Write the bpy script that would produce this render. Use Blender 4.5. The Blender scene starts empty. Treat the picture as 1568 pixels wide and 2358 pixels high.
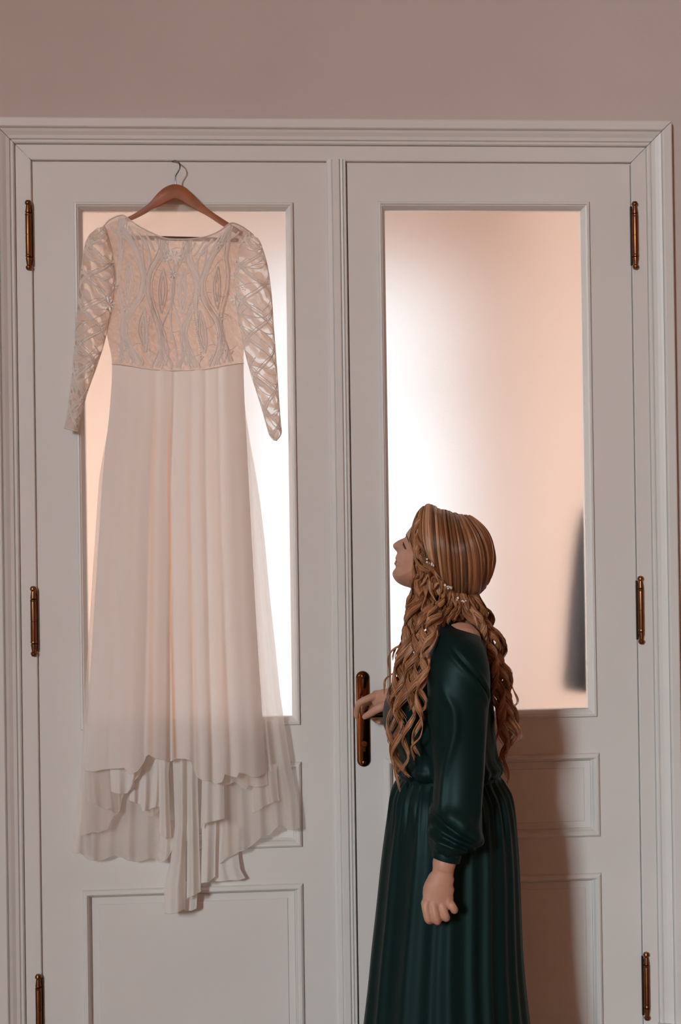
import bpy, math, random
import numpy as np
from mathutils import Vector, Matrix
from mathutils.bvhtree import BVHTree

PI = math.pi
scene = bpy.context.scene
COL = scene.collection

# ------------------------------------------------------------------ camera
F_PX, IW, IH = 3275.0, 1568.0, 2358.0
CAM = Vector((0.0, -3.447, 1.535))
YAW, ROLL, PITCH = 0.07284, -0.01423, 0.00525
_c, _s = math.cos(YAW), math.sin(YAW)
_fwd0 = Vector((_s, _c, 0)); _right0 = Vector((_c, -_s, 0)); _up0 = Vector((0, 0, 1))
_fwd = _fwd0 * math.cos(PITCH) + _up0 * math.sin(PITCH)
_upp = _up0 * math.cos(PITCH) - _fwd0 * math.sin(PITCH)
_cr, _sr = math.cos(ROLL), math.sin(ROLL)
C_RIGHT = _right0 * _cr + _upp * _sr
C_UP = _upp * _cr - _right0 * _sr
C_FWD = _fwd
cam_d = bpy.data.cameras.new('camera')
cam = bpy.data.objects.new('camera', cam_d); COL.objects.link(cam)
M = Matrix.Identity(4)
for i in range(3):
    M[i][0] = C_RIGHT[i]; M[i][1] = C_UP[i]; M[i][2] = -C_FWD[i]; M[i][3] = CAM[i]
cam.matrix_world = M
cam_d.sensor_fit = 'VERTICAL'; cam_d.sensor_height = 36.0; cam_d.sensor_width = 24.0
cam_d.lens = 36.0 * F_PX / IH
cam_d.clip_start = 0.05
scene.camera = cam

def ray(u, v):
    x = (u - IW / 2) / F_PX; y = -(v - IH / 2) / F_PX
    return C_FWD + C_RIGHT * x + C_UP * y

def W(u, v, y):
    """point of the world at depth y that the photograph shows at pixel (u, v)"""
    d = ray(u, v)
    return CAM + d * ((y - CAM.y) / d.y)

# ------------------------------------------------------------------ world, lights, exposure
world = bpy.data.worlds.new('world'); scene.world = world
world.use_nodes = True
wn = world.node_tree.nodes
wn['Background'].inputs[0].default_value = (0.93, 0.97, 1.0, 1)
wn['Background'].inputs[1].default_value = 1.4
scene.view_settings.view_transform = 'Standard'
scene.view_settings.look = 'None'
scene.view_settings.gamma = 1.0
scene.view_settings.use_curve_mapping = False
scene.view_settings.exposure = 0.0

def area(name, loc, rot, sx, sy, power, color):
    l = bpy.data.lights.new(name, 'AREA'); l.shape = 'RECTANGLE'
    l.size = sx; l.size_y = sy; l.energy = power; l.color = color
    o = bpy.data.objects.new(name, l); o.location = loc; o.rotation_euler = rot
    COL.objects.link(o); return o
# the bright patch of sky seen over the roofs through the tall window behind the camera
area('window_daylight', (-8.95, -18.0, 6.6), (math.radians(90), 0, 0), 2.7, 3.4, 3450, (0.865, 1.0, 1.045))
# low warm sun put in as bounce fill, through an unseen added right-hand window
_sl = bpy.data.lights.new('fill_sun', 'SUN'); _sl.energy = 90; _sl.angle = math.radians(1.0); _sl.color = (1.0, 0.86, 0.74)
_so = bpy.data.objects.new('fill_sun', _sl); COL.objects.link(_so); _so.location = (8, -9, 8)
_so.rotation_euler = Vector((-0.80, 0.15, -0.58)).to_track_quat('-Z', 'Y').to_euler()
# added fill that brightens the far room's walls from its left side
area('far_room_fill', (-2.19, 1.45, 1.6), (math.radians(90), 0, math.radians(-90)), 1.3, 1.9, 75, (1.0, 0.95, 0.90))

# ------------------------------------------------------------------ materials
def new_mat(name):
    m = bpy.data.materials.new(name); m.use_nodes = True
    nt = m.node_tree
    return m, nt, nt.nodes['Principled BSDF'], nt.nodes['Material Output']

def mat_simple(name, col, rough=0.5, metal=0.0, spec=0.5, bump=None, var=None, sheen=0.0):
    m, nt, p, out = new_mat(name)
    p.inputs['Base Color'].default_value = (*col, 1)
    p.inputs['Roughness'].default_value = rough
    p.inputs['Metallic'].default_value = metal
    p.inputs['Specular IOR Level'].default_value = spec
    if sheen:
        p.inputs['Sheen Weight'].default_value = sheen
    tc = nt.nodes.new('ShaderNodeTexCoord')
    if var:
        n = nt.nodes.new('ShaderNodeTexNoise'); n.inputs['Scale'].default_value = var[0]
        n.inputs['Detail'].default_value = 4
        nt.links.new(tc.outputs['Object'], n.inputs['Vector'])
        r = nt.nodes.new('ShaderNodeValToRGB')
        r.color_ramp.elements[0].position = 0.3; r.color_ramp.elements[1].position = 0.7
        r.color_ramp.elements[0].color = (*[c * (1 - var[1]) for c in col], 1)
        r.color_ramp.elements[1].color = (*[min(1, c * (1 + var[1])) for c in col], 1)
        nt.links.new(n.outputs['Fac'], r.inputs['Fac'])
        nt.links.new(r.outputs['Color'], p.inputs['Base Color'])
    if bump:
        n = nt.nodes.new('ShaderNodeTexNoise'); n.inputs['Scale'].default_value = bump[0]
        n.inputs['Detail'].default_value = 5
        nt.links.new(tc.outputs['Object'], n.inputs['Vector'])
        b = nt.nodes.new('ShaderNodeBump'); b.inputs['Strength'].default_value = bump[1]
        b.inputs['Distance'].default_value = bump[2]
        nt.links.new(n.outputs['Fac'], b.inputs['Height'])
        nt.links.new(b.outputs['Normal'], p.inputs['Normal'])
    return m

def mat_cloth(name, col, trans_col, transp, translu, rough=0.8, sheen=0.0):
    """woven cloth: part of the light goes straight through the weave, part glows through"""
    m, nt, p, out = new_mat(name)
    p.inputs['Base Color'].default_value = (*col, 1); p.inputs['Roughness'].default_value = rough
    p.inputs['Specular IOR Level'].default_value = 0.2
    tr = nt.nodes.new('ShaderNodeBsdfTranslucent'); tr.inputs['Color'].default_value = (*trans_col, 1)
    mx = nt.nodes.new('ShaderNodeMixShader'); mx.inputs[0].default_value = translu
    tp = nt.nodes.new('ShaderNodeBsdfTransparent')
    mx2 = nt.nodes.new('ShaderNodeMixShader'); mx2.inputs[0].default_value = transp
    nt.links.new(p.outputs[0], mx.inputs[1]); nt.links.new(tr.outputs[0], mx.inputs[2])
    nt.links.new(mx.outputs[0], mx2.inputs[1]); nt.links.new(tp.outputs[0], mx2.inputs[2])
    nt.links.new(mx2.outputs[0], out.inputs['Surface'])
    return m

def mat_lace(name, col, trans_col, scale, lo, hi, t_open, t_thread, translu):
    m = mat_cloth(name, col, trans_col, 0.3, translu)
    nt = m.node_tree
    mx2 = nt.nodes['Mix Shader.001']
    tc = nt.nodes.new('ShaderNodeTexCoord')
    w = nt.nodes.new('ShaderNodeTexWave'); w.inputs['Scale'].default_value = scale
    w.inputs['Distortion'].default_value = 9.0; w.inputs['Detail'].default_value = 2.0
    w.inputs['Detail Scale'].default_value = 1.1
    w.bands_direction = 'DIAGONAL'
    nt.links.new(tc.outputs['Object'], w.inputs['Vector'])
    mr = nt.nodes.new('ShaderNodeMapRange')
    mr.inputs['From Min'].default_value = lo; mr.inputs['From Max'].default_value = hi
    mr.inputs['To Min'].default_value = t_open; mr.inputs['To Max'].default_value = t_thread
    nt.links.new(w.outputs['Fac'], mr.inputs['Value'])
    nt.links.new(mr.outputs['Result'], mx2.inputs[0])
    return m

PAINT = mat_simple('door_paint', (0.69, 0.655, 0.63), 0.42, bump=(38, 0.12, 0.002), var=(3.0, 0.02))
PLASTER = mat_simple('wall_plaster', (0.55, 0.462, 0.425), 0.85, spec=0.2, bump=(55, 0.25, 0.003), var=(2.5, 0.03))
ROOM_WALL = mat_simple('room_wall', (0.56, 0.36, 0.26), 0.9, spec=0.2, bump=(50, 0.2, 0.003))
FAR_WALL = mat_simple('far_wall', (0.80, 0.645, 0.56), 0.9, spec=0.2, bump=(50, 0.2, 0.003))
CEIL = mat_simple('ceiling_paint', (0.62, 0.42, 0.31), 0.9, spec=0.2, bump=(50, 0.2, 0.003))
WOODFLOOR = mat_simple('parquet', (0.42, 0.255, 0.165), 0.35, var=(9, 0.2), bump=(30, 0.1, 0.002))
BRONZE = mat_simple('bronze', (0.24, 0.10, 0.045), 0.34, 1.0, bump=(60, 0.08, 0.001), var=(20, 0.12))
DARKBRONZE = mat_simple('dark_bronze', (0.06, 0.03, 0.018), 0.35, 0.8, var=(20, 0.1))
BRASS = mat_simple('brass', (0.22, 0.092, 0.038), 0.14, 1.0, var=(14, 0.06))
STEEL = mat_simple('steel_wire', (0.22, 0.21, 0.21), 0.22, 1.0, var=(30, 0.05))
DARKCLOTH = mat_simple('dark_wool', (0.018, 0.018, 0.022), 0.9, spec=0.2, bump=(120, 0.3, 0.003))

def mat_glass():
    m, nt, p, out = new_mat('frosted_glass')
    p.inputs['Base Color'].default_value = (1, 1, 1, 1)
    p.inputs['Transmission Weight'].default_value = 1.0
    p.inputs['Roughness'].default_value = 0.36
    p.inputs['IOR'].default_value = 1.42
    tc = nt.nodes.new('ShaderNodeTexCoord')
    n = nt.nodes.new('ShaderNodeTexNoise'); n.inputs['Scale'].default_value = 240; n.inputs['Detail'].default_value = 3
    b = nt.nodes.new('ShaderNodeBump'); b.inputs['Strength'].default_value = 0.12; b.inputs['Distance'].default_value = 0.001
    nt.links.new(tc.outputs['Object'], n.inputs['Vector'])
    nt.links.new(n.outputs['Fac'], b.inputs['Height']); nt.links.new(b.outputs['Normal'], p.inputs['Normal'])
    return m
GLASS = mat_glass()

# ------------------------------------------------------------------ mesh helpers
def tag(o, label=None, cat=None, group=None, kind=None):
    if label: o['label'] = label
    if cat: o['category'] = cat
    if group: o['group'] = group
    if kind: o['kind'] = kind
    return o

def empty(name, loc=(0, 0, 0)):
    o = bpy.data.objects.new(name, None); o.location = loc
    o.empty_display_size = 0.05
    COL.objects.link(o); return o

def lerp(a, b, t): return a + (b - a) * t
def interp(x, pts):
    return float(np.interp(x, [p[0] for p in pts], [p[1] for p in pts]))
def sstep(a, b, x):
    t = min(1, max(0, (x - a) / (b - a))); return t * t * (3 - 2 * t)

def spline(pts, n):
    """Catmull-Rom through pts (any dimension), n samples, by chord length"""
    P = np.array(pts, float)
    if len(P) == 2:
        t = np.linspace(0, 1, n)[:, None]; return P[0] * (1 - t) + P[1] * t
    d = np.r_[0, np.cumsum(np.linalg.norm(np.diff(P, axis=0), axis=1) ** 0.5)]
    d /= d[-1]
    m = np.zeros_like(P)
    for i in range(len(P)):
        a, b = max(0, i - 1), min(len(P) - 1, i + 1)
        m[i] = (P[b] - P[a]) / (d[b] - d[a])
    out = []
    for t in np.linspace(0, 1, n):
        i = min(len(P) - 2, max(0, int(np.searchsorted(d, t, 'right')) - 1))
        h = d[i + 1] - d[i]; x = (t - d[i]) / h
        out.append((2*x**3 - 3*x**2 + 1) * P[i] + (x**3 - 2*x**2 + x) * h * m[i]
                   + (-2*x**3 + 3*x**2) * P[i+1] + (x**3 - x**2) * h * m[i+1])
    return np.array(out)

class MB:
    def __init__(s): s.v = []; s.f = []; s.c = []
    def add(s, vs, fs):
        o = len(s.v); s.v += [tuple(p) for p in vs]; s.f += [tuple(i + o for i in f) for f in fs]
    def box(s, x0, x1, y0, y1, z0, z1):
        s.add([(x0,y0,z0),(x1,y0,z0),(x1,y1,z0),(x0,y1,z0),(x0,y0,z1),(x1,y0,z1),(x1,y1,z1),(x0,y1,z1)],
              [(0,3,2,1),(4,5,6,7),(0,1,5,4),(1,2,6,5),(2,3,7,6),(3,0,4,7)])
    def bevel_box(s, x0, x1, y0, y1, z0, z1, b=0.0015):
        """box whose camera-side (-y) edges are chamfered"""
        s.add([(x0,y1,z0),(x1,y1,z0),(x1,y1,z1),(x0,y1,z1),
               (x0,y0+b,z0),(x1,y0+b,z0),(x1,y0+b,z1),(x0,y0+b,z1),
               (x0+b,y0,z0+b),(x1-b,y0,z0+b),(x1-b,y0,z1-b),(x0+b,y0,z1-b)],
              [(0,3,2,1),(4,5,1,0),(5,6,2,1),(6,7,3,2),(7,4,0,3),
               (8,9,5,4),(9,10,6,5),(10,11,7,6),(11,8,4,7),(8,11,10,9)][0:9] + [(8,9,10,11)])
    def grid(s, P, closed_u=False):
        nu, nv = len(P[0]), len(P)
        vs = [p for r in P for p in r]; fs = []
        for j in range(nv - 1):
            for i in range(nu if closed_u else nu - 1):
                k = (i + 1) % nu
                fs.append((j*nu+i, j*nu+k, (j+1)*nu+k, (j+1)*nu+i))
        s.add(vs, fs)
    def tube(s, pts, rad, n=12, caps=True, ref=(0, -1, 0)):
        """rad: list of r or (a, b); a is across ref x tangent, b along ref"""
        P = [Vector(p) for p in pts]; rows = []
        R = [(r, r) if not isinstance(r, (tuple, list)) else r for r in rad]
        T = []
        for i in range(len(P)):
            a, b = P[max(0, i-1)], P[min(len(P)-1, i+1)]
            T.append((b - a).normalized())
        prev = Vector(ref)
        def ring(c, t, a, b):
            nonlocal prev
            B = (prev - t * prev.dot(t))
            if B.length < 1e-5: B = Vector((1, 0, 0)) - t * t.x
            B.normalize(); A = t.cross(B); prev = B
            return [c + A * (a * math.cos(2*PI*k/n)) + B * (b * math.sin(2*PI*k/n)) for k in range(n)]
        if caps:
            for q, m in ((0.98, 0.2), (0.8, 0.6), (0.45, 0.89)):
                rows.append(ring(P[0] - T[0] * (min(R[0]) * q), T[0], R[0][0]*m, R[0][1]*m))
        for c, t, (a, b) in zip(P, T, R): rows.append(ring(c, t, a, b))
        if caps:
            for q, m in ((0.45, 0.89), (0.8, 0.6), (0.98, 0.2)):
                rows.append(ring(P[-1] + T[-1] * (min(R[-1]) * q), T[-1], R[-1][0]*m, R[-1][1]*m))
        o = len(s.v)
        s.grid(rows, True)
        if caps:
            s.f.append(tuple(o + k for k in range(n))[::-1])
            e = o + (len(rows) - 1) * n
            s.f.append(tuple(e + k for k in range(n)))
    def lathe(s, prof, c, n=16, axis='z'):
        """prof: (r, h) list along the axis from c"""
        rows = []
        for r, h in prof:
            row = []
            for k in range(n):
                a = 2*PI*k/n
                if axis == 'z': row.append((c[0] + r*math.cos(a), c[1] + r*math.sin(a), c[2] + h))
                else: row.append((c[0] + r*math.cos(a), c[1] - h, c[2] + r*math.sin(a)))
            rows.append(row)
        o = len(s.v); s.grid(rows, True)
        s.f.append(tuple(o + k for k in range(n))[::-1])
        e = o + (len(rows)-1)*n; s.f.append(tuple(e + k for k in range(n)))
    def ring(s, x0, x1, z0, z1, prof):
        """mitred rectangular moulding; prof: (inset, height towards -y)"""
        rows = [[(x0+d, -h, z0+d), (x1-d, -h, z0+d), (x1-d, -h, z1-d), (x0+d, -h, z1-d)] for d, h in prof]
        s.grid(rows, True)
    def build(s, name, mat, parent=None, smooth=False, auto=None, label=None):
        me = bpy.data.meshes.new(name); me.from_pydata([tuple(p) for p in s.v], [], s.f)
        me.materials.append(mat)
        if s.c:
            at = me.color_attributes.new('Col', 'FLOAT_COLOR', 'POINT')
            at.data.foreach_set('color', np.array(s.c, 'f').ravel())
        if smooth: me.polygons.foreach_set('use_smooth', [True] * len(me.polygons))
        me.update()
        o = bpy.data.objects.new(name, me); COL.objects.link(o)
        if smooth and auto:
            try: me.set_sharp_from_angle(angle=math.radians(auto))
            except Exception: pass
        if parent is not None:
            o.parent = parent; o.matrix_parent_inverse = Matrix.Translation(-Vector(parent.location))
        if label: o['label'] = label
        return o

def fix_normals(o):
    import bmesh
    bm = bmesh.new(); bm.from_mesh(o.data); bmesh.ops.recalc_face_normals(bm, faces=bm.faces)
    bm.to_mesh(o.data); bm.free()
# ================================================================== the room
def struct(o):
    fix_normals(o); o['kind'] = 'structure'; return o
X0, X1, YF, ZC = -6.7, 3.0, -12.0, 6.1
b = MB()   # wall with the double door
b.box(X0, -0.50, -0.001, 0.20, 0, ZC); b.box(1.003, X1, -0.001, 0.20, 0, ZC)
b.box(-0.50, 1.003, -0.001, 0.20, 2.425, ZC)
struct(b.build('wall_back', PLASTER))
b = MB(); b.box(X0 - 0.15, X0, YF, 0.2, 0, ZC); struct(b.build('wall_left', ROOM_WALL))
b = MB(); b.box(X1, X1 + 0.15, YF, -10.05, 0, ZC); b.box(X1, X1 + 0.15, -7.95, 0.2, 0, ZC); b.box(X1, X1 + 0.15, -10.05, -7.95, 0, 1.25); b.box(X1, X1 + 0.15, -10.05, -7.95, 3.95, ZC); struct(b.build('wall_right', ROOM_WALL))
b = MB()
b.box(X0, -6.45, YF - 0.3, YF, 0, ZC); b.box(-4.55, X1, YF - 0.3, YF, 0, ZC)
b.box(-6.45, -4.55, YF - 0.3, YF, 0, 3.15); b.box(-6.45, -4.55, YF - 0.3, YF, 5.85, ZC)
struct(b.build('wall_front', ROOM_WALL))
b = MB(); b.box(X0, X1, YF, 2.8, -0.1, 0.0); struct(b.build('floor', WOODFLOOR))
b = MB(); b.box(X0, X1, YF, 2.8, ZC, ZC + 0.1); struct(b.build('ceiling', CEIL))
b = MB()
for x0, x1, z0, z1 in ((-6.45, -6.41, 3.15, 5.85), (-4.59, -4.55, 3.15, 5.85), (-6.41, -4.59, 3.15, 3.19), (-6.41, -4.59, 5.81, 5.85), (-5.515, -5.485, 3.19, 5.81)):
    b.box(x0, x1, YF - 0.16, YF - 0.10, z0, z1)
struct(b.build('window_1', PAINT))
b = MB()
for y0, y1, z0, z1 in ((-10.05, -10.0, 1.25, 3.95), (-8.0, -7.95, 1.25, 3.95), (-10.0, -8.0, 1.25, 1.30), (-10.0, -8.0, 3.90, 3.95), (-9.02, -8.98, 1.30, 3.90)):
    b.box(X1 + 0.05, X1 + 0.10, y0, y1, z0, z1)
struct(b.build('fill_window', PAINT))  # frame of an unseen window, added to let the warm fill in
# the room beyond the glazed doors
FX0, FX1, FY, ZCF = -2.2, 1.18, 2.6, 3.6
b = MB()
WX0, WX1, WZ0, WZ1 = -0.03, 1.06, 0.45, 2.66
b.box(FX0, WX0, FY, FY + 0.2, 0, ZC); b.box(WX1, FX1, FY, FY + 0.2, 0, ZC)
b.box(WX0, WX1, FY, FY + 0.2, 0, WZ0); b.box(WX0, WX1, FY, FY + 0.2, WZ1, ZC)
struct(b.build('wall_far', FAR_WALL))
b = MB(); b.box(FX0 - 0.15, FX0, 0.2, FY + 0.2, 0, ZC); struct(b.build('wall_far_left', FAR_WALL))
b = MB(); b.box(FX1, FX1 + 0.15, 0.2, FY + 0.2, 0, ZC); struct(b.build('wall_far_right', FAR_WALL))
b = MB()
for x0, x1, z0, z1 in ((WX0, WX0+.05, WZ0, WZ1), (WX1-.05, WX1, WZ0, WZ1), (WX0+.05, WX1-.05, WZ0, WZ0+.05), (WX0+.05, WX1-.05, WZ1-.05, WZ1), (WX0+.05, WX1-.05, 2.05, 2.10)):
    b.box(x0, x1, FY + 0.05, FY + 0.11, z0, z1)
struct(b.build('window_2', PAINT))

# door casing: three mitred boards
XL, XR, ZT = -0.479, 0.982, 2.4055
CAS = [(0.000, -0.05), (0.000, 0.004), (0.002, 0.006), (0.0365, 0.006), (0.0375, 0.003), (0.039, 0.010), (0.042, 0.0125), (0.0465, 0.0125),
       (0.048, 0.009), (0.050, 0.013), (0.058, 0.0145), (0.066, 0.019), (0.0715, 0.021), (0.073, 0.0165), (0.0755, 0.022),
       (0.078, 0.024), (0.0955, 0.024), (0.0985, 0.022), (0.0995, 0.006), (0.0995, -0.004)]
trim = empty('trim_1', (0.25, 0, 0)); trim['kind'] = 'structure'
E_ = 0.0008
def cas(fn, n0):
    bb = MB(); bb.grid([[fn(d, h, 0), fn(d, h, 1)] for d, h in CAS]); o = bb.build(n0, PAINT, trim); fix_normals(o); return o
cas(lambda d, h, e: (XL - d, -h, 0.0 if e == 0 else ZT + d - E_), 'casing_board')
cas(lambda d, h, e: (XR + d, -h, 0.0 if e == 0 else ZT + d - E_), 'casing_board')
cas(lambda d, h, e: (XL - d + E_ if e == 0 else XR + d - E_, -h, ZT + d), 'casing_board')
b = MB()   # lining and stop behind the leaves
b.box(-0.50, -0.462, 0.043, 0.205, 0, 2.425); b.box(0.965, 1.003, 0.043, 0.205, 0, 2.425); b.box(-0.462, 0.965, 0.043, 0.205, 2.388, 2.425)
b.box(-0.50, -0.484, -0.004, 0.043, 0, 2.425); b.box(0.987, 1.003, -0.004, 0.043, 0, 2.425); b.box(-0.484, 0.987, -0.004, 0.043, 2.411, 2.425)
o = b.build('door_lining', PAINT, trim); fix_normals(o)
b = MB()   # rebates that close the gaps round the leaves
b.box(-0.479, -0.476, 0.0015, 0.02, 0, 2.4055); b.box(0.9785, 0.982, 0.006, 0.02, 0, 2.4055); b.box(-0.479, 0.982, 0.0035, 0.02, 2.4005, 2.4057)
o = b.build('door_rebate', PAINT, trim); fix_normals(o)
b = MB()   # plinth blocks at the foot of the casing
b.bevel_box(1.016, 1.084, -0.032, -0.006, 0, 0.287, 0.002); o = b.build('plinth_block', PAINT, trim); fix_normals(o)
b = MB(); b.bevel_box(-0.581, -0.513, -0.032, -0.006, 0, 0.287, 0.002); o = b.build('plinth_block', PAINT, trim); fix_normals(o)
for nm, x0, x1 in (('baseboard_left', X0, -0.582), ('baseboard_right', 1.085, X1)):
    b = MB(); b.bevel_box(x0, x1, -0.024, -0.006, 0, 0.16, 0.004); struct(b.build(nm, PAINT))

# ------------------------------------------------------------------ door leaves
PM = [(0, 0.0), (0, 0.003), (0.002, 0.007), (0.006, 0.010), (0.0105, 0.010), (0.013, 0.0065), (0.0145, 0.005), (0.018, -0.006), (0.020, -0.008)]
GM = [(0, 0.0), (0, 0.004), (0.002, 0.007), (0.0065, 0.0075), (0.008, 0.005), (0.0105, 0.004), (0.0175, -0.006), (0.0185, -0.012), (0.0185, -0.03)]
def leaf(name, x0, x1, gl, pl, zmid, zbot, label_side):
    root = empty(name, ((x0 + x1) / 2, 0.02, 0)); root['kind'] = 'structure'
    zb, zt, T = 0.006, 2.4015, 0.04
    gx0, gx1, gz0, gz1 = gl
    px0, px1 = pl
    def bd(nm, a, c, d, e):
        m = MB(); m.box(a, c, 0, T, d, e); o = m.build(nm, PAINT, root); fix_normals(o); return o
    sx0, sx1 = min(gx0, px0), max(gx1, px1)
    sx0 = gx0; sx1 = gx1
    bd('stile', x0, sx0, zb, zt); bd('stile', sx1, x1, zb, zt)
    bd('rail', sx0, sx1, gz1, zt); bd('rail', sx0, sx1, zmid[1], gz0)
    bd('rail', sx0, sx1, zbot[1], zmid[0]); bd('rail', sx0, sx1, zb, zbot[0])
    m = MB(); m.ring(gx0, gx1, gz0, gz1, GM); o = m.build('glazing_moulding', PAINT, root); fix_normals(o)
    m = MB(); i = 0.0182
    m.box(gx0 + i, gx1 - i, 0.012, 0.018, gz0 + i, gz1 - i); o = m.build('glass_pane', GLASS, root); fix_normals(o)
    for z0, z1 in (zmid, zbot):
        m = MB(); d = 0.0205
        m.ring(px0 + d, px1 - d, z0 + d, z1 - d, [(0, -0.012), (0, -0.008), (0.016, -0.008), (0.0175, -0.0055), (0.018, -0.0055)])
        o_ = len(m.v) - 4; m.f.append((o_, o_+1, o_+2, o_+3))
        o = m.build('panel', PAINT, root)
        m = MB(); m.ring(px0, px1, z0, z1, PM); o = m.build('panel_moulding', PAINT, root); fix_normals(o)
        m = MB(); m.box(px0, px1, 0.014, 0.02, z0, z1); o.data.materials[0] = PAINT
        ob = m.build('panel_back', PAINT, root); fix_normals(ob)
    return root
DL = leaf('door_1', -0.4765, 0.2775, (-0.380, 0.1465, 1.040, 2.3055), (-0.380, 0.1475), (0.744, 0.950), (0.17, 0.656), 0)
DR = leaf('door_2', 0.2795, 0.9795, (0.3525, 0.8765, 1.0415, 2.3085), (0.351, 0.8805), (0.747, 0.9525), (0.17, 0.6575), 1)
m = MB()   # cover strip on the left leaf
AST = [(0.2285, 0.0), (0.2285, 0.004), (0.231, 0.007), (0.240, 0.008), (0.2425, 0.006), (0.2435, 0.011), (0.245, 0.012), (0.2585, 0.012),
       (0.2605, 0.010), (0.2615, 0.007), (0.263, 0.009), (0.266, 0.010), (0.2685, 0.0085), (0.2695, 0.006), (0.271, 0.008), (0.2745, 0.008), (0.2755, 0.006), (0.2755, 0.0)]
m.grid([[(x, -h, 0.006), (x, -h, 2.4095)] for x, h in AST]); o = m.build('cover_strip', PAINT, DL); fix_normals(o)
m = MB(); m.box(0.262, 0.30, 0.0405, 0.055, 0.006, 2.385); o = m.build('back_strip', PAINT, DR); fix_normals(o)
# hinges
HP = [(0.0005, 0), (0.0055, 0.0015), (0.0078, 0.006), (0.0078, 0.009), (0.0052, 0.0125), (0.0056, 0.016), (0.0074, 0.028), (0.0074, 0.030),
      (0.0050, 0.0315), (0.0078, 0.033), (0.0078, 0.037), (0.0072, 0.038), (0.0075, 0.0395), (0.0075, 0.0835), (0.0066, 0.084)]
HP = HP + [(r, 0.169 - h) for r, h in HP[::-1]]
def hinge(door, x, z0, sgn):
    m = MB(); m.lathe(HP, (x, -0.0095, z0), 18)
    o = m.build('hinge', BRONZE, door, True, 35)
    m = MB(); m.box(x + sgn*0.0055, x + sgn*0.0105, -0.006, 0.002, z0 + 0.012, z0 + 0.157)
    h = m.build('hinge_plate', DARKBRONZE, None); fix_normals(h)
    h.parent = o
    h.matrix_parent_inverse = (Matrix.Translation(Vector(door.location)) @ o.matrix_basis).inverted() if False else Matrix.Identity(4)
    return o
for z in (2.140, 1.218, 0.294): hinge(DL, -0.4865, z, 1)
for z in (2.140, 1.217, 0.293): hinge(DR, 0.9885, z, -1)
# lever handle on a long plate
m = MB()
def plate_outline(r, inset=0):
    pts = []
    for k in range(13): a = PI*k/12; pts.append((0.2995 + (r-inset)*math.cos(a), 1.150 + (r-inset)*math.sin(a)))
    for k in range(13): a = PI + PI*k/12; pts.append((0.2995 + (r-inset)*math.cos(a), 0.950 + (r-inset)*math.sin(a)))
    return pts
rows = []
for ins, h in ((0, 0), (0, 0.003), (0.0012, 0.0045), (0.0042, 0.005), (0.005, 0.0072), (0.007, 0.0078)):
    rows.append([(x, -h, z) for x, z in plate_outline(0.0163, ins)])
m.grid(rows, True); k = len(m.v) - 26; m.f.append(tuple(range(k, k + 26)))
PLATE = m.build('handle_plate', BRASS, DR, True, 30); fix_normals(PLATE)
def sub(mb, name, mat, par, smooth=True, auto=40):
    o = mb.build(name, mat, None, smooth, auto); o.parent = par
    o.matrix_parent_inverse = Matrix.Identity(4); return o
m = MB()
LY = -0.056
lp = spline([(0.3045, -0.006, 1.066), (0.3045, -0.036, 1.066), (0.307, LY + 0.004, 1.066), (0.318, LY, 1.066), (0.345, LY, 1.0665), (0.375, LY, 1.0675), (0.405, LY + 0.003, 1.065)], 24)
m.tube(lp, [0.0085] * 5 + [0.008] * 14 + [0.0078] * 5, 12)
sub(m, 'handle', BRASS, PLATE)
m = MB(); m.lathe([(0.014, 0.0065), (0.014, 0.011), (0.011, 0.014), (0.009, 0.014)], (0.3045, 0, 1.066), 20, 'y'); sub(m, 'rosette', BRASS, PLATE)
for z in (1.1535, 0.9445):
    m = MB(); m.lathe([(0.0048, 0.0072), (0.0046, 0.0088), (0.0030, 0.0098), (0.001, 0.010)], (0.2995, 0, z), 12, 'y'); sub(m, 'screw', BRASS, PLATE)
m = MB(); m.lathe([(0.0082, 0.007), (0.0082, 0.0100), (0.007, 0.0108), (0.0062, 0.0108), (0.006, 0.009)], (0.2995, 0, 0.990), 18, 'y')
m.box(0.2955, 0.3035, -0.010, -0.007, 0.972, 0.990); sub(m, 'keyhole', BRASS, PLATE, True, 30)

# tied-back curtain at the far window
CURTAIN = mat_cloth('peach_voile', (0.90, 0.72, 0.62), (0.97, 0.82, 0.72), 0.44, 0.60)
cu = empty('curtain', (0.95, 2.50, 0.1))
tag(cu, 'peach curtain at the far window, a soft orange band through the right glass pane', 'curtain')
m = MB(); rows = []
for j in range(50):
    t = j/49; z = 2.95 - 2.85*t
    xl = lerp(0.66, 0.93, sstep(0.05, 0.52, t)) - 0.12*sstep(0.6, 1.0, t); xr = 1.165
    rows.append([(lerp(xl, xr, i/80), 2.50 + 0.030*math.sin(2*PI*9*i/80 + 0.6*math.sin(3*t)) , z) for i in range(81)])
m.grid(rows); m.build('curtain_panel', CURTAIN, cu, True)
m = MB(); m.tube([(0.40, 2.52, 2.97), (1.17, 2.52, 2.97)], [.012, .012], 10); m.build('curtain_rod', BRONZE, cu, True)
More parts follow.
